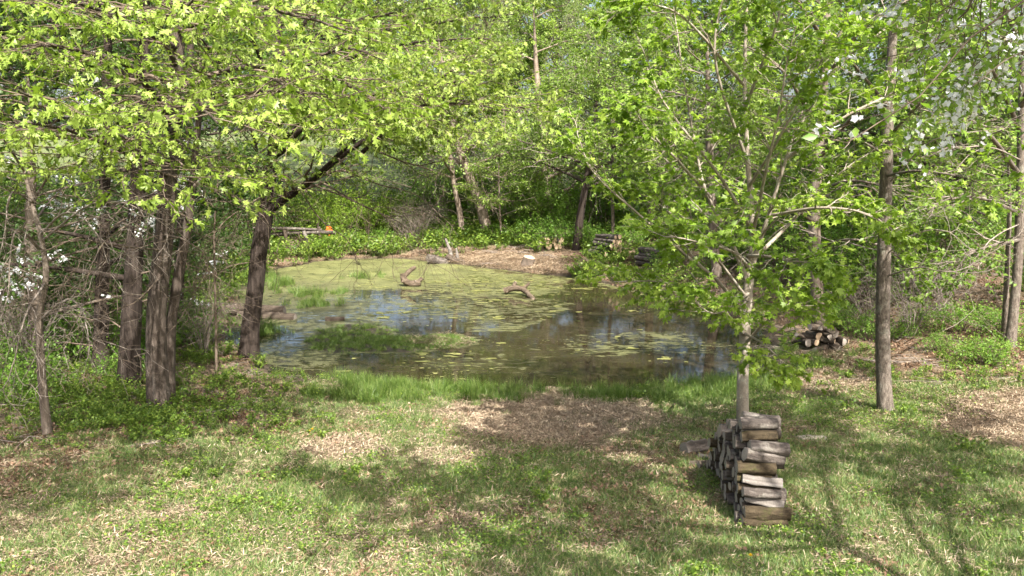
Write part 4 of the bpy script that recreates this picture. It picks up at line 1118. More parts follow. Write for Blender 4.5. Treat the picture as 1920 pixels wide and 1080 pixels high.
# crab apple just right of the viewpoint: its crown hangs into the picture and shades the lawn
cb = np.array((5.4, 2.6, ground_z(5.4, 2.6)))
ct = [below(cb), cb + (-.05, .05, 1.0), cb + (-.2, .2, 2.4), cb + (-.3, .5, 4.0), cb + (-.3, .9, 5.4), cb + (-.2, 1.2, 6.6)]
def cpt(x, y, z): return np.array((x, y, z + 1.3))
cl = [([ct[3], at(2060, -160, 4.2), at(1880, -80, 4.9), at(1790, 30, 5.4)], .022, .005),
      ([ct[3], at(2080, -100, 4.4), at(1990, -40, 4.9), at(1890, 60, 5.3)], .02, .005),
      ([ct[4], at(2000, -200, 4.6), at(1830, -110, 5.2), at(1740, 10, 5.8)], .022, .005),
      ([ct[4], cpt(3.2, 3.9, 5.6), cpt(1.6, 4.2, 6.0), cpt(.0, 4.4, 6.0)], .05, .01),
      ([ct[4], cpt(3.6, 3.4, 5.9), cpt(2.2, 3.3, 6.5), cpt(.9, 3.3, 6.6)], .05, .01),
      ([ct[4], cpt(4.0, 4.8, 5.8), cpt(3.2, 5.6, 6.3), cpt(2.4, 6.0, 6.4)], .05, .01),
      ([ct[3], cpt(6.4, 4.2, 5.4), cpt(7.4, 4.9, 5.9), cpt(8.6, 5.2, 5.9)], .05, .01),
      ([ct[4], cpt(5.6, 5.0, 6.2), cpt(6.0, 6.0, 6.7), cpt(6.4, 6.8, 6.8)], .05, .01),
      ([ct[3], cpt(6.6, 2.4, 4.9), cpt(7.8, 2.2, 5.4), cpt(9.0, 2.4, 5.4)], .05, .01),
      ([ct[4], cpt(6.4, 5.4, 6.2), cpt(7.0, 6.6, 6.8), cpt(7.6, 7.6, 7.0)], .05, .01),
      ([ct[4], cpt(5.0, 5.4, 6.3), cpt(4.7, 6.6, 6.9), cpt(4.4, 7.6, 7.1)], .05, .01),
      ([ct[4], cpt(4.4, 5.0, 6.3), cpt(3.6, 6.2, 6.9), cpt(3.0, 7.0, 7.1)], .05, .01),
      ([ct[3], cpt(7.2, 4.4, 5.8), cpt(8.4, 5.6, 6.5), cpt(9.4, 6.6, 6.7)], .05, .01),
      ([ct[4], cpt(4.2, 2.6, 5.8), cpt(3.4, 2.0, 6.2), cpt(2.4, 1.8, 6.3)], .05, .01),
      ([ct[5], cpt(4.4, 3.9, 7.3), cpt(3.6, 4.0, 7.8), cpt(2.8, 4.0, 8.0)], .04, .01),
      ([ct[5], cpt(6.0, 4.2, 7.2), cpt(6.8, 4.6, 7.7), cpt(7.6, 4.8, 7.9)], .04, .01)]
blossom_tree('crab apple hanging white blossom and leaves into view beside the viewpoint', cb, ct, [.16, .13, .12, .10, .07, .03], cl, 150, 51, M['leaf_shrub'], m=36, lsize=.10, fsize=.017, light=3, k2=15, k3=8)

# blossoming tree in the left thicket
lb = gp(150, 700); lb = np.array((lb[0] - .8, 15.6, 0)); lb[2] = ground_z(lb[0], lb[1])
lt = [below(lb), lb + (.1, 0, 1.2), lb + (.05, .1, 2.4), lb + (.2, .1, 3.8), lb + (.2, .2, 5.4)]
ll = auto_limbs(lt, 15, .22, 1.0, lambda f: 3.0 * (1.15 - .5 * f), .25, .07)
blossom_tree('small tree with scattered white blossom deep in the shaded thicket', lb, lt, [.13, .11, .1, .07, .03], ll, 230, 52, M['leaf_dark'], m=5, lsize=.075, fsize=.026)

# tree beside the viewpoint whose high crown shades the left of the lawn
sb = np.array((-4.6, 1.4, ground_z(-4.6, 1.4)))
st = [below(sb), sb + (.1, .1, 2), sb + (.2, .3, 4.2), sb + (.3, .6, 6.2), sb + (.4, .9, 8.2)]
sl = [([st[3], np.array(p) * .5 + st[3] * .5 + (0, 0, .3), np.array(p)], .05, .01) for p in
      [(-2.6, 4.6, 8.2), (-1.4, 4.2, 8.6), (-4.2, 5.2, 8.3), (-6.2, 4.8, 8.2), (-3.2, 3.4, 9.0), (-5.4, 3.2, 9.2), (-2.2, 2.6, 8.8)]]
woodland('broadleaf_tree', 'high crowned tree beside the viewpoint shading the lawn', [st], [[.2, .17, .15, .11, .05]], sl, M['bark_far'], M['leaf_shrub'], base=sb, seed=61, k2=11, k3=7, m=11, lsize=.115)
for x_, y_, s_ in ((-8.8, 9.6, 1.0), (-10.5, 12.8, 1.15), (-8.6, 6.4, .9), (-12.5, 16.5, 1.2)):
    place('dark', x_, y_, s_)
for px_, Y_, s_ in ((1790, 20.5, .6), (1890, 20, .65)):
    place('lush', (px_ - 960) / F_PX * Y_, Y_, s_)

# ------------------------------------------------------------------ shrubs
def shrub_proto(name, label, h, w, leafmat, n=10, seed=0, m=7, lsize=.09, **kw):
    L = []
    for k in range(n):
        a = k * 2.4 + RNG.uniform(-.4, .4); q = RNG.uniform(.35, 1.0)
        d = np.array((math.cos(a), math.sin(a), 0)) * w * q
        hh = h * (1.15 - .5 * q) * RNG.uniform(.8, 1.1)
        L.append(([np.array((d[0] * .05, d[1] * .05, -.1)), d * .35 + (0, 0, hh * .5), d * .75 + (0, 0, hh * .85), d + (0, 0, hh * .95)], .018, .004))
    root = empty(name); tag(root, label, 'shrub', 'shrubs of the pond banks and the wood')
    P1, R1 = limbs_from(L, wob=.12)
    P2, R2 = spawn(P1, R1, 8, .15, 1, (30, 75), lambda t, Ln: np.minimum(.2 + Ln * .25, .7), 5, .4, -.02, .08, .6, .004)
    P3, R3 = spawn(P2, R2, 4, .2, 1, (30, 75), lambda t, Ln: .08 + Ln * .4, 4, .4, -.03, .06, .6, .003)
    acc = Acc()
    V, F = tubes(P1, R1, 5); acc.add(V, F); V, F = tubes(P2, R2, 3); acc.add(V, F)
    if m == 0: V, F = tubes(P3, R3, 3); acc.add(V, F)
    ob('stems', acc.mesh('stems', M['twig'] if m == 0 else M['twig_brown']), root)
    if m:
        fr = leaf_frames(P3, m, .2, 1.1, lsize, 1, .6, .2, offset=.03)
        ac = Acc(); add_leaves(ac, KITE, fr, leaf_tint(fr, s=seed)); tag(ob('foliage', ac.mesh('foliage', leafmat), root), kind='stuff')
    return root
SH = {'green': shrub_proto('shrub', 'dense green shrub of the woodland bank', 2.2, 1.3, M['leaf_shrub'], 12, 71),
      'low': shrub_proto('shrub', 'low spreading leafy shrub on the ground of the wood', 1.0, 1.0, M['leaf_shrub'], 11, 72, lsize=.08),
      'light': shrub_proto('shrub', 'light yellow green shrub at the far edge of the pond', 1.9, 1.1, M['leaf_maple'], 11, 73, m=6),
      'dark': shrub_proto('shrub', 'dark leaved shrub in the shaded thicket', 2.6, 1.5, M['leaf_dark'], 12, 74),
      'bare': shrub_proto('bare_shrub', 'tangle of bare grey stems standing in the wood', 2.0, 1.2, M['leaf_dark'], 12, 75, m=0)}
SUSED = set()
for o_, l_ in zip(SH.values(), ('dense green shrub', 'low spreading leafy shrub', 'light yellow green shrub', 'dark leaved shrub', 'tangle of bare grey shrub stems')): o_['base'] = l_
def shrub(kind, px, Y, sc=1.0, label=None):
    o = SH[kind] if kind not in SUSED else copy_tree(SH[kind]); SUSED.add(kind)
    x = (px - 960) / F_PX * Y
    if pond_sd(x, Y)[0] < .35: Y += 1.5; x = (px - 960) / F_PX * Y
    o.location = (x, Y, ground_z(x, Y) - .02); o.rotation_euler = (0, 0, RNG.uniform(0, 6.28)); o.scale = (sc, sc, sc * RNG.uniform(.85, 1.15))
    o['label'] = SH[kind]['base'] + ' ' + by_landmark(x, Y)
for px_, Y_, s_ in [(560, 42, 1), (600, 40, .8), (640, 41.5, .9), (690, 41, .9), (740, 42, .9), (655, 43, 1.2), (720, 44, 1.2), (580, 44, 1.2)]: shrub('light', px_, Y_, s_)
for px_, Y_, s_ in [(800, 43, 1.2), (860, 44, 1.2), (930, 43, 1.1), (985, 40.5, 1.2), (1010, 39, 1.1), (1050, 38.5, 1.0), (1060, 42, 1.3), (970, 44, 1.3), (1110, 39, 1.1), (1130, 41, 1.2), (1170, 42, 1.0),
                    (1210, 38, 1.0), (1260, 37, 1.1), (1310, 34, 1.0), (1360, 31, .9), (1420, 27, .9), (1480, 25, .9), (1580, 22, .9), (1620, 21, .8), (1680, 22, 1.0), (1740, 21, 1.0), (1790, 21, 1.0), 
                    (1950, 19, 1.0), (1720, 25, 1.3), (1820, 25, 1.3), (1560, 27, 1.2), (1640, 26, 1.2), (1480, 30, 1.2), (1390, 33, 1.2), (830, 47, 1.4), (1000, 48, 1.4), (1230, 45, 1.3), (1120, 46, 1.2), (900, 49, 1.4)]: shrub('green', px_, Y_, s_)
for px_, Y_, s_ in [(1000, 36.5, .9), (1040, 35.5, .9), (1100, 35, .8), (880, 38.6, .35), (925, 37.5, .3), (965, 37, .35), (905, 40, .5), (950, 38.5, .8), (1015, 38, 1.0), (1070, 37, 1.0), (1130, 34.5, .7), (1180, 34, .7), (1250, 30, .7), (1868, 15.6, .5), (1600, 19.5, .5), (1640, 18.6, .45), (1820, 18.2, .55), (1740, 18.8, .5), (1560, 20.5, .5), (1900, 17.6, .6), (1775, 17, .35), (1700, 18.5, .4), 
                    (780, 42, .9), (850, 41, .8), (720, 39.5, .7), (660, 39.5, .6), (40, 13.6, .55), (20, 14.6, .7), (210, 15.2, .5), (160, 16.5, .8), (260, 17.5, 1.0), (340, 19, 1.0), (60, 17, 1.1)]: shrub('low', px_, Y_, s_)
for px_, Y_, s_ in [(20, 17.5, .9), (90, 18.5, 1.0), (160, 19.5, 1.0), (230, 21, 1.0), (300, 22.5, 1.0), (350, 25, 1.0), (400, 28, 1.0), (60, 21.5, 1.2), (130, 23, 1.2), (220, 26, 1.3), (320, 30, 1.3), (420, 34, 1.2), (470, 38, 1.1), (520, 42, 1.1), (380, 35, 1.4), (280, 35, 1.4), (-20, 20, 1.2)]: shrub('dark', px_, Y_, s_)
for px_, Y_, s_ in [(30, 15.2, .8), (370, 17.5, .7), (790, 40.5, 1.0), (770, 39, .8), (820, 44, 1.1), (1640, 19, .7), (1720, 18.5, .8), (1780, 19.5, .8), (1560, 22, .8), (1330, 31, .8)]: shrub('bare', px_, Y_, s_)

# ------------------------------------------------------------------ scattered ground cover (stuff)
PROTO_COL = bpy.data.collections.new('ground cover sources')

def scatter(name, label, cat, P, rotz, scl, tilt, protos):
    c = bpy.data.collections.new(name + ' sources')
    for me in protos:
        c.objects.link(bpy.data.objects.new(me.name, me))
    n = len(P)
    me = bpy.data.meshes.new(name)
    me.vertices.add(n); me.vertices.foreach_set('co', np.ascontiguousarray(P, np.float32).ravel())
    a = me.attributes.new('rot', 'FLOAT_VECTOR', 'POINT')
    a.data.foreach_set('vector', np.stack([tilt[:, 0], tilt[:, 1], rotz], 1).astype(np.float32).ravel())
    a = me.attributes.new('scl', 'FLOAT', 'POINT'); a.data.foreach_set('value', scl.astype(np.float32))
    a = me.attributes.new('pick', 'INT', 'POINT'); a.data.foreach_set('value', RNG.integers(0, len(protos), n).astype(np.int32))
    g = bpy.data.node_groups.new(name, 'GeometryNodeTree')
    g.interface.new_socket('Geometry', in_out='INPUT', socket_type='NodeSocketGeometry')
    g.interface.new_socket('Geometry', in_out='OUTPUT', socket_type='NodeSocketGeometry')
    gi, go = g.nodes.new('NodeGroupInput'), g.nodes.new('NodeGroupOutput')
    ci = g.nodes.new('GeometryNodeCollectionInfo'); ci.inputs[0].default_value = c
    ci.inputs['Separate Children'].default_value = True; ci.inputs['Reset Children'].default_value = True
    ip = g.nodes.new('GeometryNodeInstanceOnPoints'); ip.inputs['Pick Instance'].default_value = True
    def na(nm, ty):
        q = g.nodes.new('GeometryNodeInputNamedAttribute'); q.data_type = ty; q.inputs[0].default_value = nm; return q.outputs[0]
    er = g.nodes.new('FunctionNodeEulerToRotation')
    L = g.links.new
    L(na('rot', 'FLOAT_VECTOR'), er.inputs[0])
    L(gi.outputs[0], ip.inputs['Points']); L(ci.outputs[0], ip.inputs['Instance']); L(er.outputs[0], ip.inputs['Rotation'])
    L(na('scl', 'FLOAT'), ip.inputs['Scale']); L(na('pick', 'INT'), ip.inputs['Instance Index'])
    L(ip.outputs[0], go.inputs[0])
    o = ob(name, me)
    md = o.modifiers.new('scatter', 'NODES'); md.node_group = g
    tag(o, label, cat, kind='stuff')
    return o

def blades(n, h, w, spread, lean, mat, dry=.1, name='blade', curve=.5):
    """a tuft of bent grass blades"""
    r = spread * np.sqrt(RNG.random(n)); a = RNG.random(n) * 6.28
    base = np.stack([r * np.cos(a), r * np.sin(a), np.full(n, -.01)], 1)
    la = RNG.random(n) * 6.28; ln = np.abs(RNG.normal(0, lean, n))
    d = np.stack([np.sin(ln) * np.cos(la), np.sin(ln) * np.sin(la), np.cos(ln)], 1)
    H = h * RNG.uniform(.45, 1.2, n)
    side = nrm(np.cross(d, (0.3, .2, 1.0)) + 1e-5) * (w * RNG.uniform(.6, 1.3, n))[:, None]
    bend = np.stack([np.cos(la), np.sin(la), -.5 * np.ones(n)], 1) * (curve * H * RNG.random(n))[:, None]
    p0, p1, p2 = base, base + d * (H * .55)[:, None] + bend * .25, base + d * H[:, None] + bend
    V = np.stack([p0 - side, p0 + side, p1 + side * .8, p1 - side * .8, p2], 1).reshape(-1, 3)
    i = np.arange(n)[:, None] * 5
    tint = np.where(RNG.random(n) < dry, RNG.uniform(.85, 1, n), RNG.uniform(0, .75, n))
    return mk_mesh(name, V, [i + np.array([[0, 1, 2, 3]]), i + np.array([[3, 2, 4]])], mat, dict(tint=np.repeat(tint, 5)), True)

def flat_leaves(n, spread, size, zr, mat, tpls, jit, name, up=1.0, lo=0, hi=1, clump=1):
    r = spread * np.sqrt(RNG.random(n)); a = RNG.random(n) * 6.28
    pos = np.stack([r * np.cos(a), r * np.sin(a), RNG.uniform(zr[0], zr[1], n)], 1)
    y = nrm(RNG.normal(size=(n, 3)) * (1, 1, .25)); nz = nrm(np.array((0, 0, up)) + RNG.normal(size=(n, 3)) * jit)
    x = nrm(np.cross(y, nz)); z = np.cross(x, y)
    acc = Acc(); add_leaves(acc, tpls, (pos, x, y, z, size * RNG.uniform(.55, 1.3, n)), RNG.uniform(lo, hi, n))
    return acc.mesh(name, mat)

def herb_plant(nst, h, mat, size, name):
    acc = Acc()
    a = RNG.random(nst) * 6.28; d = np.stack([np.cos(a), np.sin(a), 0 * a], 1)
    L = [([np.array((0, 0, -.02)) + d[i] * .03, d[i] * .08 + (0, 0, h * .6), d[i] * RNG.uniform(.1, .3) + (0, 0, h * RNG.uniform(.7, 1.1))], .004, .002) for i in range(nst)]
    P, R = limbs_from(L, 6, .05)
    V, F = tubes(P, R, 3); acc.add(V, F, np.full(len(V), .3))
    fr = leaf_frames(P, 9, .3, 1.05, size, 1, .35, .15, offset=.02)
    add_leaves(acc, [kite_leaf(.1, .33), kite_leaf(.3, .36)], fr, np.clip(RNG.normal(.5, .25, len(fr[0])), 0, 1))
    return acc.mesh(name, mat)

def sample(key_fn, n, x0, x1, y0, y1, near=True):
    """rejection-sample ground points by density"""
    out = []
    tot = 0
    for _ in range(12):
        N = int(n * 2.5)
        if near:  # more points nearer the camera: uniform in 1/y for equal density on the picture
            u = RNG.random(N); y = 1 / (1 / y1 + (1 / y0 - 1 / y1) * u)
            y = np.where(RNG.random(N) < .5, y, RNG.uniform(y0, y1, N))
        else: y = RNG.uniform(y0, y1, N)
        lim = y * .66 + 1.0
        x = RNG.uniform(-1, 1, N) * lim
        k = (x > x0) & (x < x1)
        x, y = x[k], y[k]
        m = maps(x, y)
        w = key_fn(m)
        k = RNG.random(len(x)) < w
        out.append(np.stack([x[k], y[k], m['z'][k]], 1)); tot += k.sum()
        if tot >= n: break
    P = np.concatenate(out)[:n]
    return P

def do_scatter(name, label, cat, fn, n, y0, y1, protos, s0, s1, tiltamt=.12, near=True, zoff=0.0, farscale=0.0):
    P = sample(fn, n, -40, 40, y0, y1, near)
    k = len(P)
    P[:, 2] += zoff
    s = RNG.uniform(s0, s1, k) * (1 + farscale * np.maximum(P[:, 1] - 15, 0) / 20)
    return scatter(name, label, cat, P, RNG.random(k) * 6.28, s, RNG.normal(size=(k, 2)) * tiltamt, protos)

GR = [blades(56, .062, .0026, .14, .5, M['grass'], .10, 'grass tuft'), blades(44, .085, .003, .13, .45, M['grass'], .16, 'grass tuft'), blades(56, .048, .0026, .16, .6, M['grass'], .35, 'grass tuft'),
      blades(34, .11, .0032, .09, .5, M['grass'], .10, 'grass tuft')]
do_scatter('lawn_grass', 'patchy mown grass of the lawn sloping down to the pond', 'grass', lambda m: m['grass'], 38000, 4.5, 17.5, GR, .7, 1.35)
SG = [blades(60, .34, .0045, .13, .28, M['sedge'], .06, 'sedge tuft', .5), blades(50, .26, .0045, .15, .35, M['sedge'], .1, 'sedge tuft', .6)]
do_scatter('pond_edge_grass', 'taller bright grass along the near edge of the pond', 'grass', lambda m: m['edge'] * (m['s'] > 0) * (.25 + .75 * zone(m['px'], m['py'], 660, 735, 120, 28, 81)) * (1 - .9 * m['straw']), 900, 13, 19, SG, .45, 1.0)
WD = [flat_leaves(46, .2, .024, (.02, .09), M['leaf_herb'], [kite_leaf(.1, .42), kite_leaf(.25, .45)], .4, 'weed patch', lo=.1, hi=.9), flat_leaves(34, .16, .033, (.02, .09), M['leaf_herb'], [kite_leaf(.1, .36), kite_leaf(.3, .4)], .5, 'weed patch', lo=.1, hi=.9)]
do_scatter('lawn_weeds', 'low broad leaved weeds spreading through the lawn', 'weeds', lambda m: m['weeds'], 1300, 4.5, 17.5, WD, .6, 1.3)
LT = [flat_leaves(46, .22, .042, (.004, .02), M['litter'], [oak_leaf(.3), oak_leaf(-.35), kite_leaf(.35, .38), kite_leaf(-.3, .34)], .4, 'leaf litter') for _ in range(4)]
do_scatter('leaf_litter', 'brown fallen leaves scattered over lawn and woodland floor', 'leaves', lambda m: m['litter'] * (m['z'] > .03), 11000, 4.5, 42, LT, .7, 1.25, .1, farscale=.25)
ST = [flat_leaves(75, .2, .06, (.004, .03), M['straw'], [kite_leaf(.15, .05), kite_leaf(-.1, .07)], .35, 'straw patch') for _ in range(3)]
do_scatter('dry_straw', 'dry bleached grass lying in bare patches of the lawn', 'straw', lambda m: np.clip(m['straw'] + .05 * m['lawn'], 0, 1) * m['land'], 10000, 4.5, 36, ST, .7, 1.3, .08, farscale=.5)
HB = [herb_plant(7, .30, M['leaf_herb'], .06, 'herb'), herb_plant(6, .22, M['leaf_herb'], .07, 'herb'), herb_plant(8, .40, M['leaf_herb'], .055, 'herb'), herb_plant(6, .16, M['leaf_herb'], .055, 'herb')]
do_scatter('undergrowth', 'leafy green undergrowth covering the woodland floor', 'undergrowth', lambda m: m['herb'], 9500, 9, 50, HB, .3, .75, .1, farscale=1.9)
do_scatter('broad_weeds', 'taller pale green weeds standing in the sunlit lawn', 'weeds', lambda m: m['lawn'] * m['land'] * sstep(.58, .72, fbm(m['px'] / 130, m['py'] / 60, 91)) * (1 - m['straw']), 170, 4.5, 15, HB[3:] + HB[1:2], .4, .75)
IG = [blades(60, .16, .0042, .15, .5, M['sedge'], .12, 'island grass', .6), blades(50, .12, .0042, .16, .6, M['sedge'], .25, 'island grass', .6)]
# hummock, tussocks in the shallow left arm
P = []
for c, rx, ry in ISL:
    q = RNG.normal(size=(240, 2)) * (rx * .6, ry * .55) + c
    P.append(q)
P = np.concatenate(P); z = ground_z(P[:, 0], P[:, 1]); k = z > -.015
P = np.column_stack([P, z])[k]
scatter('hummock_grass', 'grass growing on the small low island in the pond', 'grass', P, RNG.random(len(P)) * 6.28, RNG.uniform(.4, .8, len(P)), RNG.normal(size=(len(P), 2)) * .15, IG)
SI = np.linalg.norm(P[:, :2] - ISL[2][0], axis=1) < .8
PS = P[SI][::5]
scatter('hummock_straw', 'dry dead grass lying on the small low island', 'straw', PS + (0, 0, .03), RNG.random(len(PS)) * 6.28, RNG.uniform(.5, 1.1, len(PS)), RNG.normal(size=(len(PS), 2)) * .15, ST)
P = []
for (x_, y_, rx, ry, n_) in [(588, 552, .7, .5, 30), (595, 572, .5, .4, 24), (495, 625, .35, .4, 30), (530, 535, .4, .3, 12), (690, 520, .6, .5, 12), (525, 533, .25, .3, 12), (440, 545, 1.2, 2.0, 70), (470, 520, .8, 1.6, 30)]:
    c = at_z(x_, y_, 0)
    P.append(RNG.normal(size=(n_, 2)) * (rx * .6, ry * .6) + c[:2])
P = np.concatenate(P); z = np.maximum(ground_z(P[:, 0], P[:, 1]), -.01)
P = np.column_stack([P, z])
scatter('marsh_tussocks', 'green grass tussocks in the shallow algae covered end of the pond', 'grass', P, RNG.random(len(P)) * 6.28, RNG.uniform(.6, 1.2, len(P)), RNG.normal(size=(len(P), 2)) * .1, SG)
# dead sticks on the forest floor and bank
SK = []
for _ in range(3):
    Pk, Rk = limbs_from([([RNG.normal(size=3) * (.3, .3, .02) + (0, 0, .02), RNG.normal(size=3) * (.2, .2, .02) + (0, 0, .05), RNG.normal(size=3) * (.4, .4, .03) + (0, 0, .04)], .008, .003) for _ in range(5)], 6, .2)
    V, F = tubes(Pk, Rk, 4); SK.append(mk_mesh('stick', V, F, M['twig']))
do_scatter('fallen_sticks', 'dead grey sticks lying on the woodland floor', 'sticks', lambda m: m['wood'] * m['land'] * .5, 520, 9, 42, SK, .4, 1.1, .05, farscale=.5)

# ------------------------------------------------------------------ logs
def log_mesh(prof, L, r, mat, seed, bend=.0):
    rg = np.random.default_rng(seed)
    k, n = 18, 13
    a = np.linspace(0, 2 * np.pi, k, endpoint=False)
    if prof == 'round': rho = 1 + .10 * np.cos(2 * a + seed) + .06 * rg.normal(size=k)
    elif prof == 'half':
        rho = np.where(np.sin(a) < 0, np.minimum(1, .28 / np.maximum(-np.sin(a), .01)), 1.0) * (1 + .05 * rg.normal(size=k))
    else:
        rho = np.minimum(1.05, .55 / np.maximum(np.maximum(np.cos(a + 2.2), np.cos(a - 2.2)), .1)) * (1 + .06 * rg.normal(size=k)) * 1.1
    t = np.linspace(0, 1, n)
    taper = 1 + rg.uniform(-.12, .12) * (t - .5) * 2
    knot = np.exp(-((t - rg.uniform(.25, .75)) / .09) ** 2)[:, None] * (.22 * np.clip(np.cos(a - rg.uniform(0, 6)), 0, 1) ** 4)[None]
    nz = (fbm(np.cos(a)[None] * 2 + t[:, None] * 2 + seed, np.sin(a)[None] * 2 + t[:, None] * 5, seed, 3) - .5) * .22
    R = r * rho[None] * taper[:, None] * (1 + nz + knot)
    bx = bend * np.sin(t * np.pi)
    V = np.stack([np.repeat((t - .5)[:, None] * L, k, 1), np.cos(a)[None] * R, np.sin(a)[None] * R + bx[:, None] * L], -1)
    i = (np.arange(n - 1)[:, None] * k + np.arange(k)[None]); i2 = (np.arange(n - 1)[:, None] * k + (np.arange(k)[None] + 1) % k)
    F = np.stack([i, i2, i2 + k, i + k], -1).reshape(-1, 4)
    body = mk_mesh('log', V.reshape(-1, 3), F, mat)
    caps = []
    for e, sg in ((0, -1), (n - 1, 1)):
        ring = V[e] * 1.0
        c = ring.mean(0); c[0] += sg * .004
        W = np.vstack([ring + (sg * .0005, 0, 0), [c]])
        FF = np.array([(j, (j + 1) % k, k) if sg > 0 else ((j + 1) % k, j, k) for j in range(k)])
        caps.append((W, FF))
    return body, caps

class LogKit:
    def __init__(s): s.c = {}
    def get(s, prof, L, r, mat, cut, seed, bend=0):
        key = (prof, L, r, mat, cut, seed, bend)
        if key not in s.c:
            b, caps = log_mesh(prof, L, r, M[mat], seed, bend)
            s.c[key] = (b, [mk_mesh('cut_end', W, F, M[cut], smooth=False) for W, F in caps])
        return s.c[key]
KIT = LogKit()
def put_log(name, label, cat, group, loc, rot, prof='round', L=.5, r=.07, mat='log_bark', cut='cut_old', seed=1, bend=0):
    b, caps = KIT.get(prof, L, r, mat, cut, seed, bend)
    o = ob(name, b, loc=loc); o.rotation_euler = rot
    for c in caps: ob('cut_end', c, o)
    tag(o, label, cat, group)
    return o

# the near firewood stack
def near_stack():
    base = gp(1437, 1000)
    ax = Vector((base[0] * .10, base[1], 0)).normalized()          # stack runs away from the viewer, logs lie across it
    side = Vector((ax.y, -ax.x, 0))
    yaw = math.atan2(side.y, side.x)
    G = 'logs of the near firewood stack'
    rows = 10
    course = ['lowest', 'second', 'third', 'fourth', 'fifth', 'sixth', 'seventh', 'eighth', 'ninth', 'topmost']
    for k in range(rows):
        j0, j1 = .05 + .04 * k + RNG.normal() * .02, 1.8 - .15 * max(k - 2, 0)
        d = j0; first = True
        while d < j1:
            r = RNG.uniform(.045, .072)
            prof = RNG.choice(['round', 'round', 'round', 'round', 'quarter'])
            mat = RNG.choice(['log_bark', 'log_bark', 'log_bark', 'log_dark', 'log_moss'])
            L_ = float(RNG.choice([.36, .40, .44]))
            sh, tilt, wob = RNG.normal() * .045, RNG.normal() * .05, RNG.normal() * .11
            lab = 'grey weathered log in the %s course of the tall firewood stack' % course[k]
            if first:
                r = (.075, .07, .05, .05, .05, .066, .07, .068, .05, .075)[k]
                prof = ('round', 'round', 'quarter', 'round', 'quarter', 'round', 'round', 'round', 'round', 'half')[k]
                mat = ('log_moss', 'log_moss', 'log_white', 'log_bark', 'log_white', 'log_moss', 'log_bark', 'log_bark', 'log_moss', 'log_bark')[k]
                L_ = (.46, .47, .40, .40, .41, .40, .44, .42, .38, .40)[k]
                sh += (0, .02, .02, .0, .03, .02, -.03, .05, 0, -.05)[k]
                tilt = (.02, -.02, .16, .10, .08, .02, .20, .10, -.04, .0)[k]
                lab = ['broad mossy log lying at the foot of the firewood stack', 'long mossy brown log in the second course of the firewood stack', 'forked bone pale split log in the end of the firewood stack',
                       'thin grey split log slanting in the end of the firewood stack', 'whitish flat split log in the middle of the firewood stack end', 'short moss flecked log in the middle of the firewood stack end',
                       'slanting round log with a pale cut end poking from the firewood stack', 'thick furrowed grey log in the upper firewood stack end', 'thin mossy log wedged near the top of the firewood stack', 'flat topped broad log crowning the near end of the firewood stack'][k]
            p = base + np.array(ax) * (d + r) + np.array(side) * sh
            zz = base[2] + .055 + k * .104 + RNG.normal() * .008
            put_log('firewood_log', lab, 'log', G, (p[0], p[1], zz), (RNG.uniform(-.5, .5) if prof != 'round' else RNG.uniform(0, 6.28), tilt, yaw + wob),
                    prof, L_, round(float(r), 2), str(mat), 'cut_old', int(RNG.integers(1, 9)), float(RNG.choice([0, .02, -.02])))
            d += 2 * r * .94; first = False
    # loose logs lying beside it
    g = 'loose logs beside the firewood stack'
    for (x_, y_, L_, r_, yw, mt, lab, pr) in [(1302, 850, .34, .10, .35, 'log_bark', 'short thick log with a dark hollow end lying in the grass', 'round'),
                                              (1326, 862, .22, .06, -.5, 'log_white', 'small pale curved piece of bark beside the hollow log', 'half'),
                                              (1350, 842, .16, .075, 1.2, 'log_bark', 'short round log end standing beside the firewood stack', 'round'),
                                              (1338, 880, .4, .06, .1, 'log_dark', 'dark rotten log half sunk in the litter beside the stack', 'round'),
                                              (1318, 876, .36, .045, -.2, 'log_dark', 'thin dark rotten log lying beside the hollow log', 'round'),
                                              (1368, 870, .36, .06, .9, 'log_dark', 'dark log leaning at the shaded flank of the stack', 'round'),
                                              (1372, 850, .36, .06, .5, 'log_bark', 'grey log dropped behind the shaded flank of the stack', 'quarter')]:
        p = gp(x_, y_)
        put_log('loose_log', lab, 'log', g, (p[0], p[1], p[2] + r_ * .8), (RNG.uniform(0, 6), RNG.normal() * .08, yw), pr, L_, r_, mt, 'cut_old', int(RNG.integers(1, 9)))
near_stack()

def small_stack(px, py, nx, ny, r, L, yaw, label, group, cut='cut_fresh', mat='log_bark', lean=0):
    b = gp(px, py)
    d = np.array((math.cos(yaw + math.pi / 2), math.sin(yaw + math.pi / 2)))
    for k in range(ny):
        cnt = nx - k // 2
        for j in range(cnt):
            rr = r * RNG.uniform(.8, 1.1)
            p = b[:2] + d * ((j - (cnt - 1) / 2) * 2 * r + RNG.normal() * r * .15)
            z = ground_z(b[0], b[1]) + r * .9 + k * r * 1.78
            put_log('firewood_log', label, 'log', group, (p[0] + RNG.normal() * .05, p[1], z), (RNG.uniform(0, 6.28), RNG.normal() * .03, yaw + RNG.normal() * .05), 'round', L, round(rr, 2), mat, cut, int(RNG.integers(1, 6)))
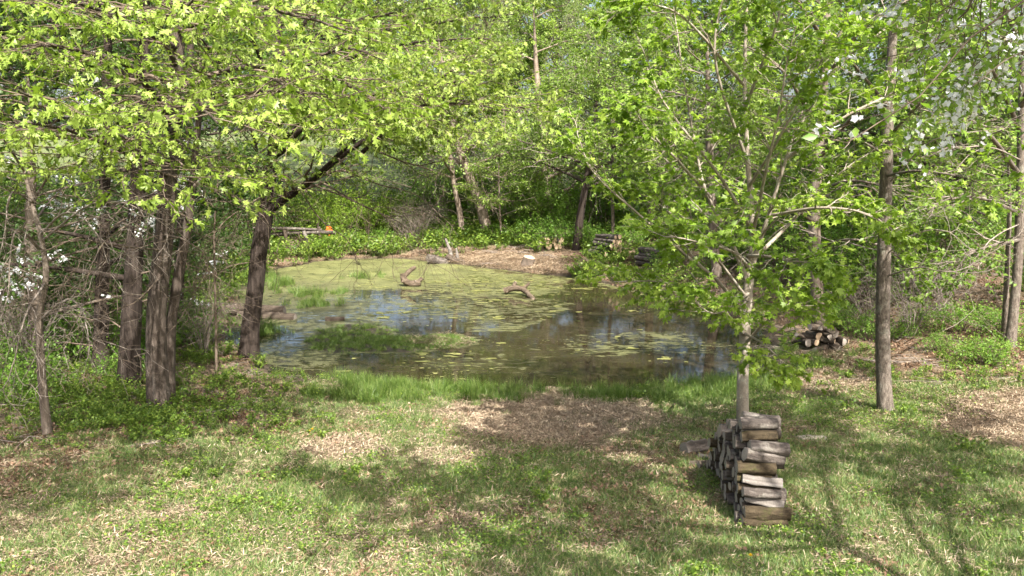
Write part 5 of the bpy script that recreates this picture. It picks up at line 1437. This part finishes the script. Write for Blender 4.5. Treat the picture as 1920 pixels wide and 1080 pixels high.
# neat stack on the far bank: log ends face the viewer's right
small_stack(1140, 484, 5, 6, .085, 1.2, rad(-62), 'fresh cut round log in the neat stack against the slender tree across the pond', 'logs of the neat far stack')
small_stack(1224, 497, 4, 4, .085, 1.1, rad(-50), 'grey log in the low stack across the pond beside the neat stack', 'logs of the low far stack', cut='cut_old')
small_stack(1036, 466, 3, 2, .13, .6, rad(-75), 'pale cut round in the small heap on the far bank', 'rounds of the small far heap')
def heap():
    b = gp(1530, 650)
    for k in range(22):
        a = RNG.uniform(0, 6.28); q = RNG.uniform(0, .45)
        h = .06 + .55 * (1 - q / .5) * RNG.random()
        r = RNG.uniform(.05, .09)
        put_log('heaped_log', 'dark split log in the tumbled heap at the foot of the grey tree', 'log', 'logs of the tumbled heap', (b[0] + q * math.cos(a) * 1.1, b[1] - .3 + q * math.sin(a) * .7, b[2] + h + .03),
                (RNG.uniform(0, 6), RNG.uniform(-.5, .5), RNG.uniform(0, 3.14)), RNG.choice(['half', 'quarter', 'round']), round(RNG.choice([.5, .6, .7]), 2), round(r, 2), 'log_dark', 'cut_fresh' if k % 5 == 0 else 'cut_old', int(RNG.integers(1, 6)))
heap()

# old log stack left beyond the pond
def left_far():
    b = gp(562, 470)
    for k, (dx, dz, L_, yw, ti, r_, mt, lab) in enumerate([(-.5, .95, 3.0, .05, .03, .075, 'log_bark', 'long pale pole resting across the old posts at the pond end'),
                                                       (.1, .75, 3.0, -.05, -.04, .09, 'log_bark', 'grey pole under the long pale pole at the pond end'),
                                                       (.35, .40, 1.0, .1, 1.25, .09, 'log_white', 'pale short log propped upright against the poles at the pond end'),
                                                       (.2, .12, 2.4, .15, 0, .11, 'log_dark', 'dark log on the ground under the propped poles'),
                                                       (-.6, .50, 1.1, .2, 1.45, .08, 'log_dark', 'dark upright post carrying the poles at the pond end'),
                                                       (.9, .50, 1.1, .2, 1.5, .08, 'log_dark', 'second dark upright post carrying the poles at the pond end')]):
        put_log('old_pole', lab, 'log', None, (b[0] + dx, b[1] + (.1 * (k % 2)), b[2] + dz), (0, ti, yw), 'round', L_, r_, mt, 'cut_old', k + 1, .01)
    # orange marker on a thin stake
    q = gp(618, 462); Y = q[1]
    root = empty('marker_stake', q); tag(root, 'thin stake with a bright orange tape knot among the far shrubs', 'marker')
    P, R = limbs_from([([np.array((0, 0, -.1)), np.array((.02, 0, .5)), np.array((0, .02, 1.0))], .02, .014)], 6, .02)
    V, F = tubes(P, R, 6); ob('stake', mk_mesh('stake', V, F, M['twig_brown']), root)
    P, R = limbs_from([([np.array((-.10, -.04, .66)), np.array((-.02, -.08, .88)), np.array((.10, -.05, .80)), np.array((.13, -.03, .58))], .085, .06),
                       ([np.array((.0, -.06, .85)), np.array((.04, -.1, .6)), np.array((.02, -.08, .40))], .06, .03)], 10, .08)
    V, F = tubes(P, R, 6); ob('tape', mk_mesh('tape', V, F, M['orange']), root)
left_far()

# stumps
def stump(px, py, r, h, label, cut='cut_fresh', lean=(0, 0), roots=.6, seed=1, bark='bark_far'):
    b = gp(px, py)
    root = empty('tree_stump', b); tag(root, label, 'stump', None)
    pts = [np.array((0, 0, -.15)), np.array((lean[0] * .3, lean[1] * .3, h * .4)), np.array((lean[0], lean[1], h))]
    V, F = rough_trunk(pts, [r * 1.15, r * 1.02, r], k=18, n=14, flare=roots, ridge=.09, seed=seed, lumps=.1)
    ob('bark', mk_mesh('bark', V, F, M[bark]), root)
    ring = V.reshape(14, 18, 3)[-1]
    W = np.vstack([ring + (0, 0, .001), [ring.mean(0) + (0, 0, .006)]])
    ob('cut_top', mk_mesh('cut_top', W, np.array([(j, (j + 1) % 18, 18) for j in range(18)]), M[cut], smooth=False), root)
stump(990, 496, .20, .30, 'low stump with a pale cut top on the bare far bank', seed=1, lean=(.05, -.05))
stump(1008, 471, .14, .38, 'slanted cut stump behind the low stump on the far bank', seed=2, lean=(.18, 0))
stump(851, 449, .15, .70, 'tall thin stump with a white sawn top beside the leaning trees', seed=3)
for i, (px_, py_) in enumerate([(822, 446), (834, 446)]):
    b = gp(px_, py_)
    put_log('sawn_log', 'sawn log with a round pale end facing the pond under the leaning trees', 'log', 'sawn logs under the leaning trees', (b[0], b[1] + .5, b[2] + .22), (0, .12, rad(-98) + .1 * i), 'round', 1.2, .17, 'log_dark', 'cut_fresh', 3 + i)
# torn white trunk piece, half sunk log on the far shore
b = gp(848, 488)
P, R = limbs_from([([b + (0, 0, -.2), b + (-.10, .1, .35), b + (-.28, .2, .85)], .13, .05), ([b + (.22, 0, -.2), b + (.2, 0, .2), b + (.15, .1, .5)], .11, .04)], 10, .06)
V, F = tubes(P, R, 9); tag(ob('broken_trunk', mk_mesh('broken_trunk', V - b, F, M['log_white']), loc=b), 'torn bone white snag standing at the far waterline', 'snag')
b = gp(822, 497)
put_log('shore_log', 'thick pinkish log half sunk at the far waterline beside the white snag', 'log', None, (b[0], b[1] + .1, b[2] + .12), (.3, .25, rad(25)), 'half', 1.0, .22, 'log_bark', 'cut_old', 4)
put_log('shore_log', 'dark slanting log sliding into the water beside the white snag', 'log', None, (b[0] + .95, b[1] - .1, b[2] + .12), (.3, .28, rad(-30)), 'round', 1.5, .11, 'log_dark', 'cut_old', 5)

# gnarled driftwood in the pond
def driftwood(px, py, label, limbs, mat='driftwood', end=None):
    b = at_z(px, py, 0)
    root = empty('driftwood_log', b); tag(root, label, 'driftwood')
    P, R = limbs_from(limbs, 14, .09)
    R = R * .8
    for i in range(len(P)):
        t = np.linspace(0, 1, 14)
        R[i] *= 1 + .35 * (fbm(t * 6 + i, t * 0, 5 + i) - .5)
        R[i][-1] *= .9
        V, F = tubes(P[i:i + 1], R[i:i + 1], 12)
        ring = V.reshape(14, 12, 3)
        ob('limb_piece', mk_mesh('limb_piece', V, F, M[mat]), root)
        for e, sg in ((0, -1), (13, 1)):
            W = np.vstack([ring[e], [ring[e].mean(0)]])
            ob('broken_end', mk_mesh('broken_end', W, np.array([(j, (j + 1) % 12, 12) for j in range(12)]), M['cut_old'], smooth=False), root)
v = lambda *a: np.array(a, float)
driftwood(772, 536, 'gnarled hooked driftwood log rising from the algae of the pond', [(( v(-.28, 0, .42), v(-.25, -.05, .22), v(-.05, -.1, .08), v(.3, -.05, .10)), .13, .17),
           ((v(-.22, 0, .36), v(-.05, .1, .52), v(.12, .15, .62)), .11, .08), ((v(.2, 0, .12), v(.36, .05, .25)), .10, .08), ((v(-.2, -.08, .2), v(-.33, -.2, .16)), .05, .03), ((v(.1, -.1, .12), v(.16, -.24, .2)), .045, .025)])
driftwood(968, 553, 'forked brown driftwood log floating in the open water', [((v(-.38, .15, .10), v(-.1, .1, .20), v(.2, -.05, .18), v(.45, -.6, .0), v(.5, -.9, -.08)), .13, .10),
           ((v(-.1, .1, .22), v(-.02, .15, .40)), .09, .07), ((v(.2, -.02, .2), v(.42, .1, .36)), .07, .05), ((v(.3, -.3, .1), v(.45, -.3, .22)), .04, .02), ((v(-.25, .12, .15), v(-.3, -.02, .08)), .05, .03)])
# dark rotting logs and root plate in the left shallows
for k, (x_, y_, L_, r_, yw, lab) in enumerate([(410, 592, 3.6, .16, .02, 'long dark rotting log lying behind the leaning trunk in the shallows'), (500, 597, 1.6, .12, -.12, 'dark rotten log end poking from the algae beside the leaning trunk'),
                                               (380, 585, 2.2, .11, .08, 'reddish rotten log on the mud of the left shore'), (628, 601, .5, .07, .2, 'small dark wet chunk of wood in the algae near the island')]):
    p = at_z(x_, y_, 0)
    put_log('rotten_log', lab, 'log', None, (p[0], p[1], max(ground_z(p[0], p[1]), 0) + r_ * .35), (1.0 * k, .02, yw), 'round', L_, r_, 'log_dark', 'cut_old', 6 + k, .02)
# small things on the lawn
p = gp(895, 808); put_log('fallen_stick', 'short dark stick on the bleached grass patch', 'stick', None, (p[0], p[1], p[2] + .02), (0, .05, .1), 'round', .20, .02, 'log_dark', 'cut_old', 3)
p = gp(1520, 824)
t = np.linspace(0, 2 * np.pi, 16, endpoint=False); V = []
for zz, f in ((-.02, 1.0), (.02, 1.02), (.04, .9)): V += [(.21 * f * math.cos(a) * (1 + .15 * math.sin(3 * a + 1)), .11 * f * math.sin(a) * (1 + .12 * math.cos(2 * a)), zz + .006 * math.sin(5 * a)) for a in t]
V.append((0, 0, .045)); n_ = 16
F4 = np.array([(k * n_ + j, k * n_ + (j + 1) % n_, (k + 1) * n_ + (j + 1) % n_, (k + 1) * n_ + j) for k in range(2) for j in range(n_)])
F3 = np.array([(2 * n_ + j, 2 * n_ + (j + 1) % n_, 3 * n_) for j in range(n_)])
o = tag(ob('flat_stone', mk_mesh('flat_stone', np.array(V), [F4, F3], M['stone']), loc=p), 'flat pale stone set in the grass behind the firewood stack', 'stone')

def dandelion(px, py, label):
    b = gp(px, py)
    root = empty('dandelion', b); tag(root, label, 'flower', 'dandelions in the lawn')
    P, R = limbs_from([([v(0, 0, -.02), v(.01, 0, .07), v(.015, .01, .13)], .0035, .003)], 6, .03)
    V, F = tubes(P, R, 5); ob('stem', mk_mesh('stem', V, F, M['sedge'], dict(tint=np.full(len(V), .6))), root)
    c = P[0, -1]
    n = 40; a = RNG.random(n) * 6.28; el = RNG.uniform(.1, 1.4, n)
    y = np.stack([np.cos(a) * np.cos(el), np.sin(a) * np.cos(el), np.sin(el)], 1); x = nrm(np.cross(y, (0, .1, 1))); z = np.cross(x, y)
    acc = Acc(); add_leaves(acc, [kite_leaf(0, .12)], (np.repeat(c[None], n, 0), x, y, z, np.full(n, .028)), RNG.random(n))
    ob('flower_head', acc.mesh('flower_head', M['dandelion']), root)
for px_, py_, l_ in [(584, 822, 'yellow dandelion at the edge of the brown litter left of the bleached patch'), (578, 826, 'yellow dandelion at the edge of the brown litter left of the bleached patch'), (1404, 1068, 'single yellow dandelion in the grass before the firewood stack')]:
    dandelion(px_, py_, l_)
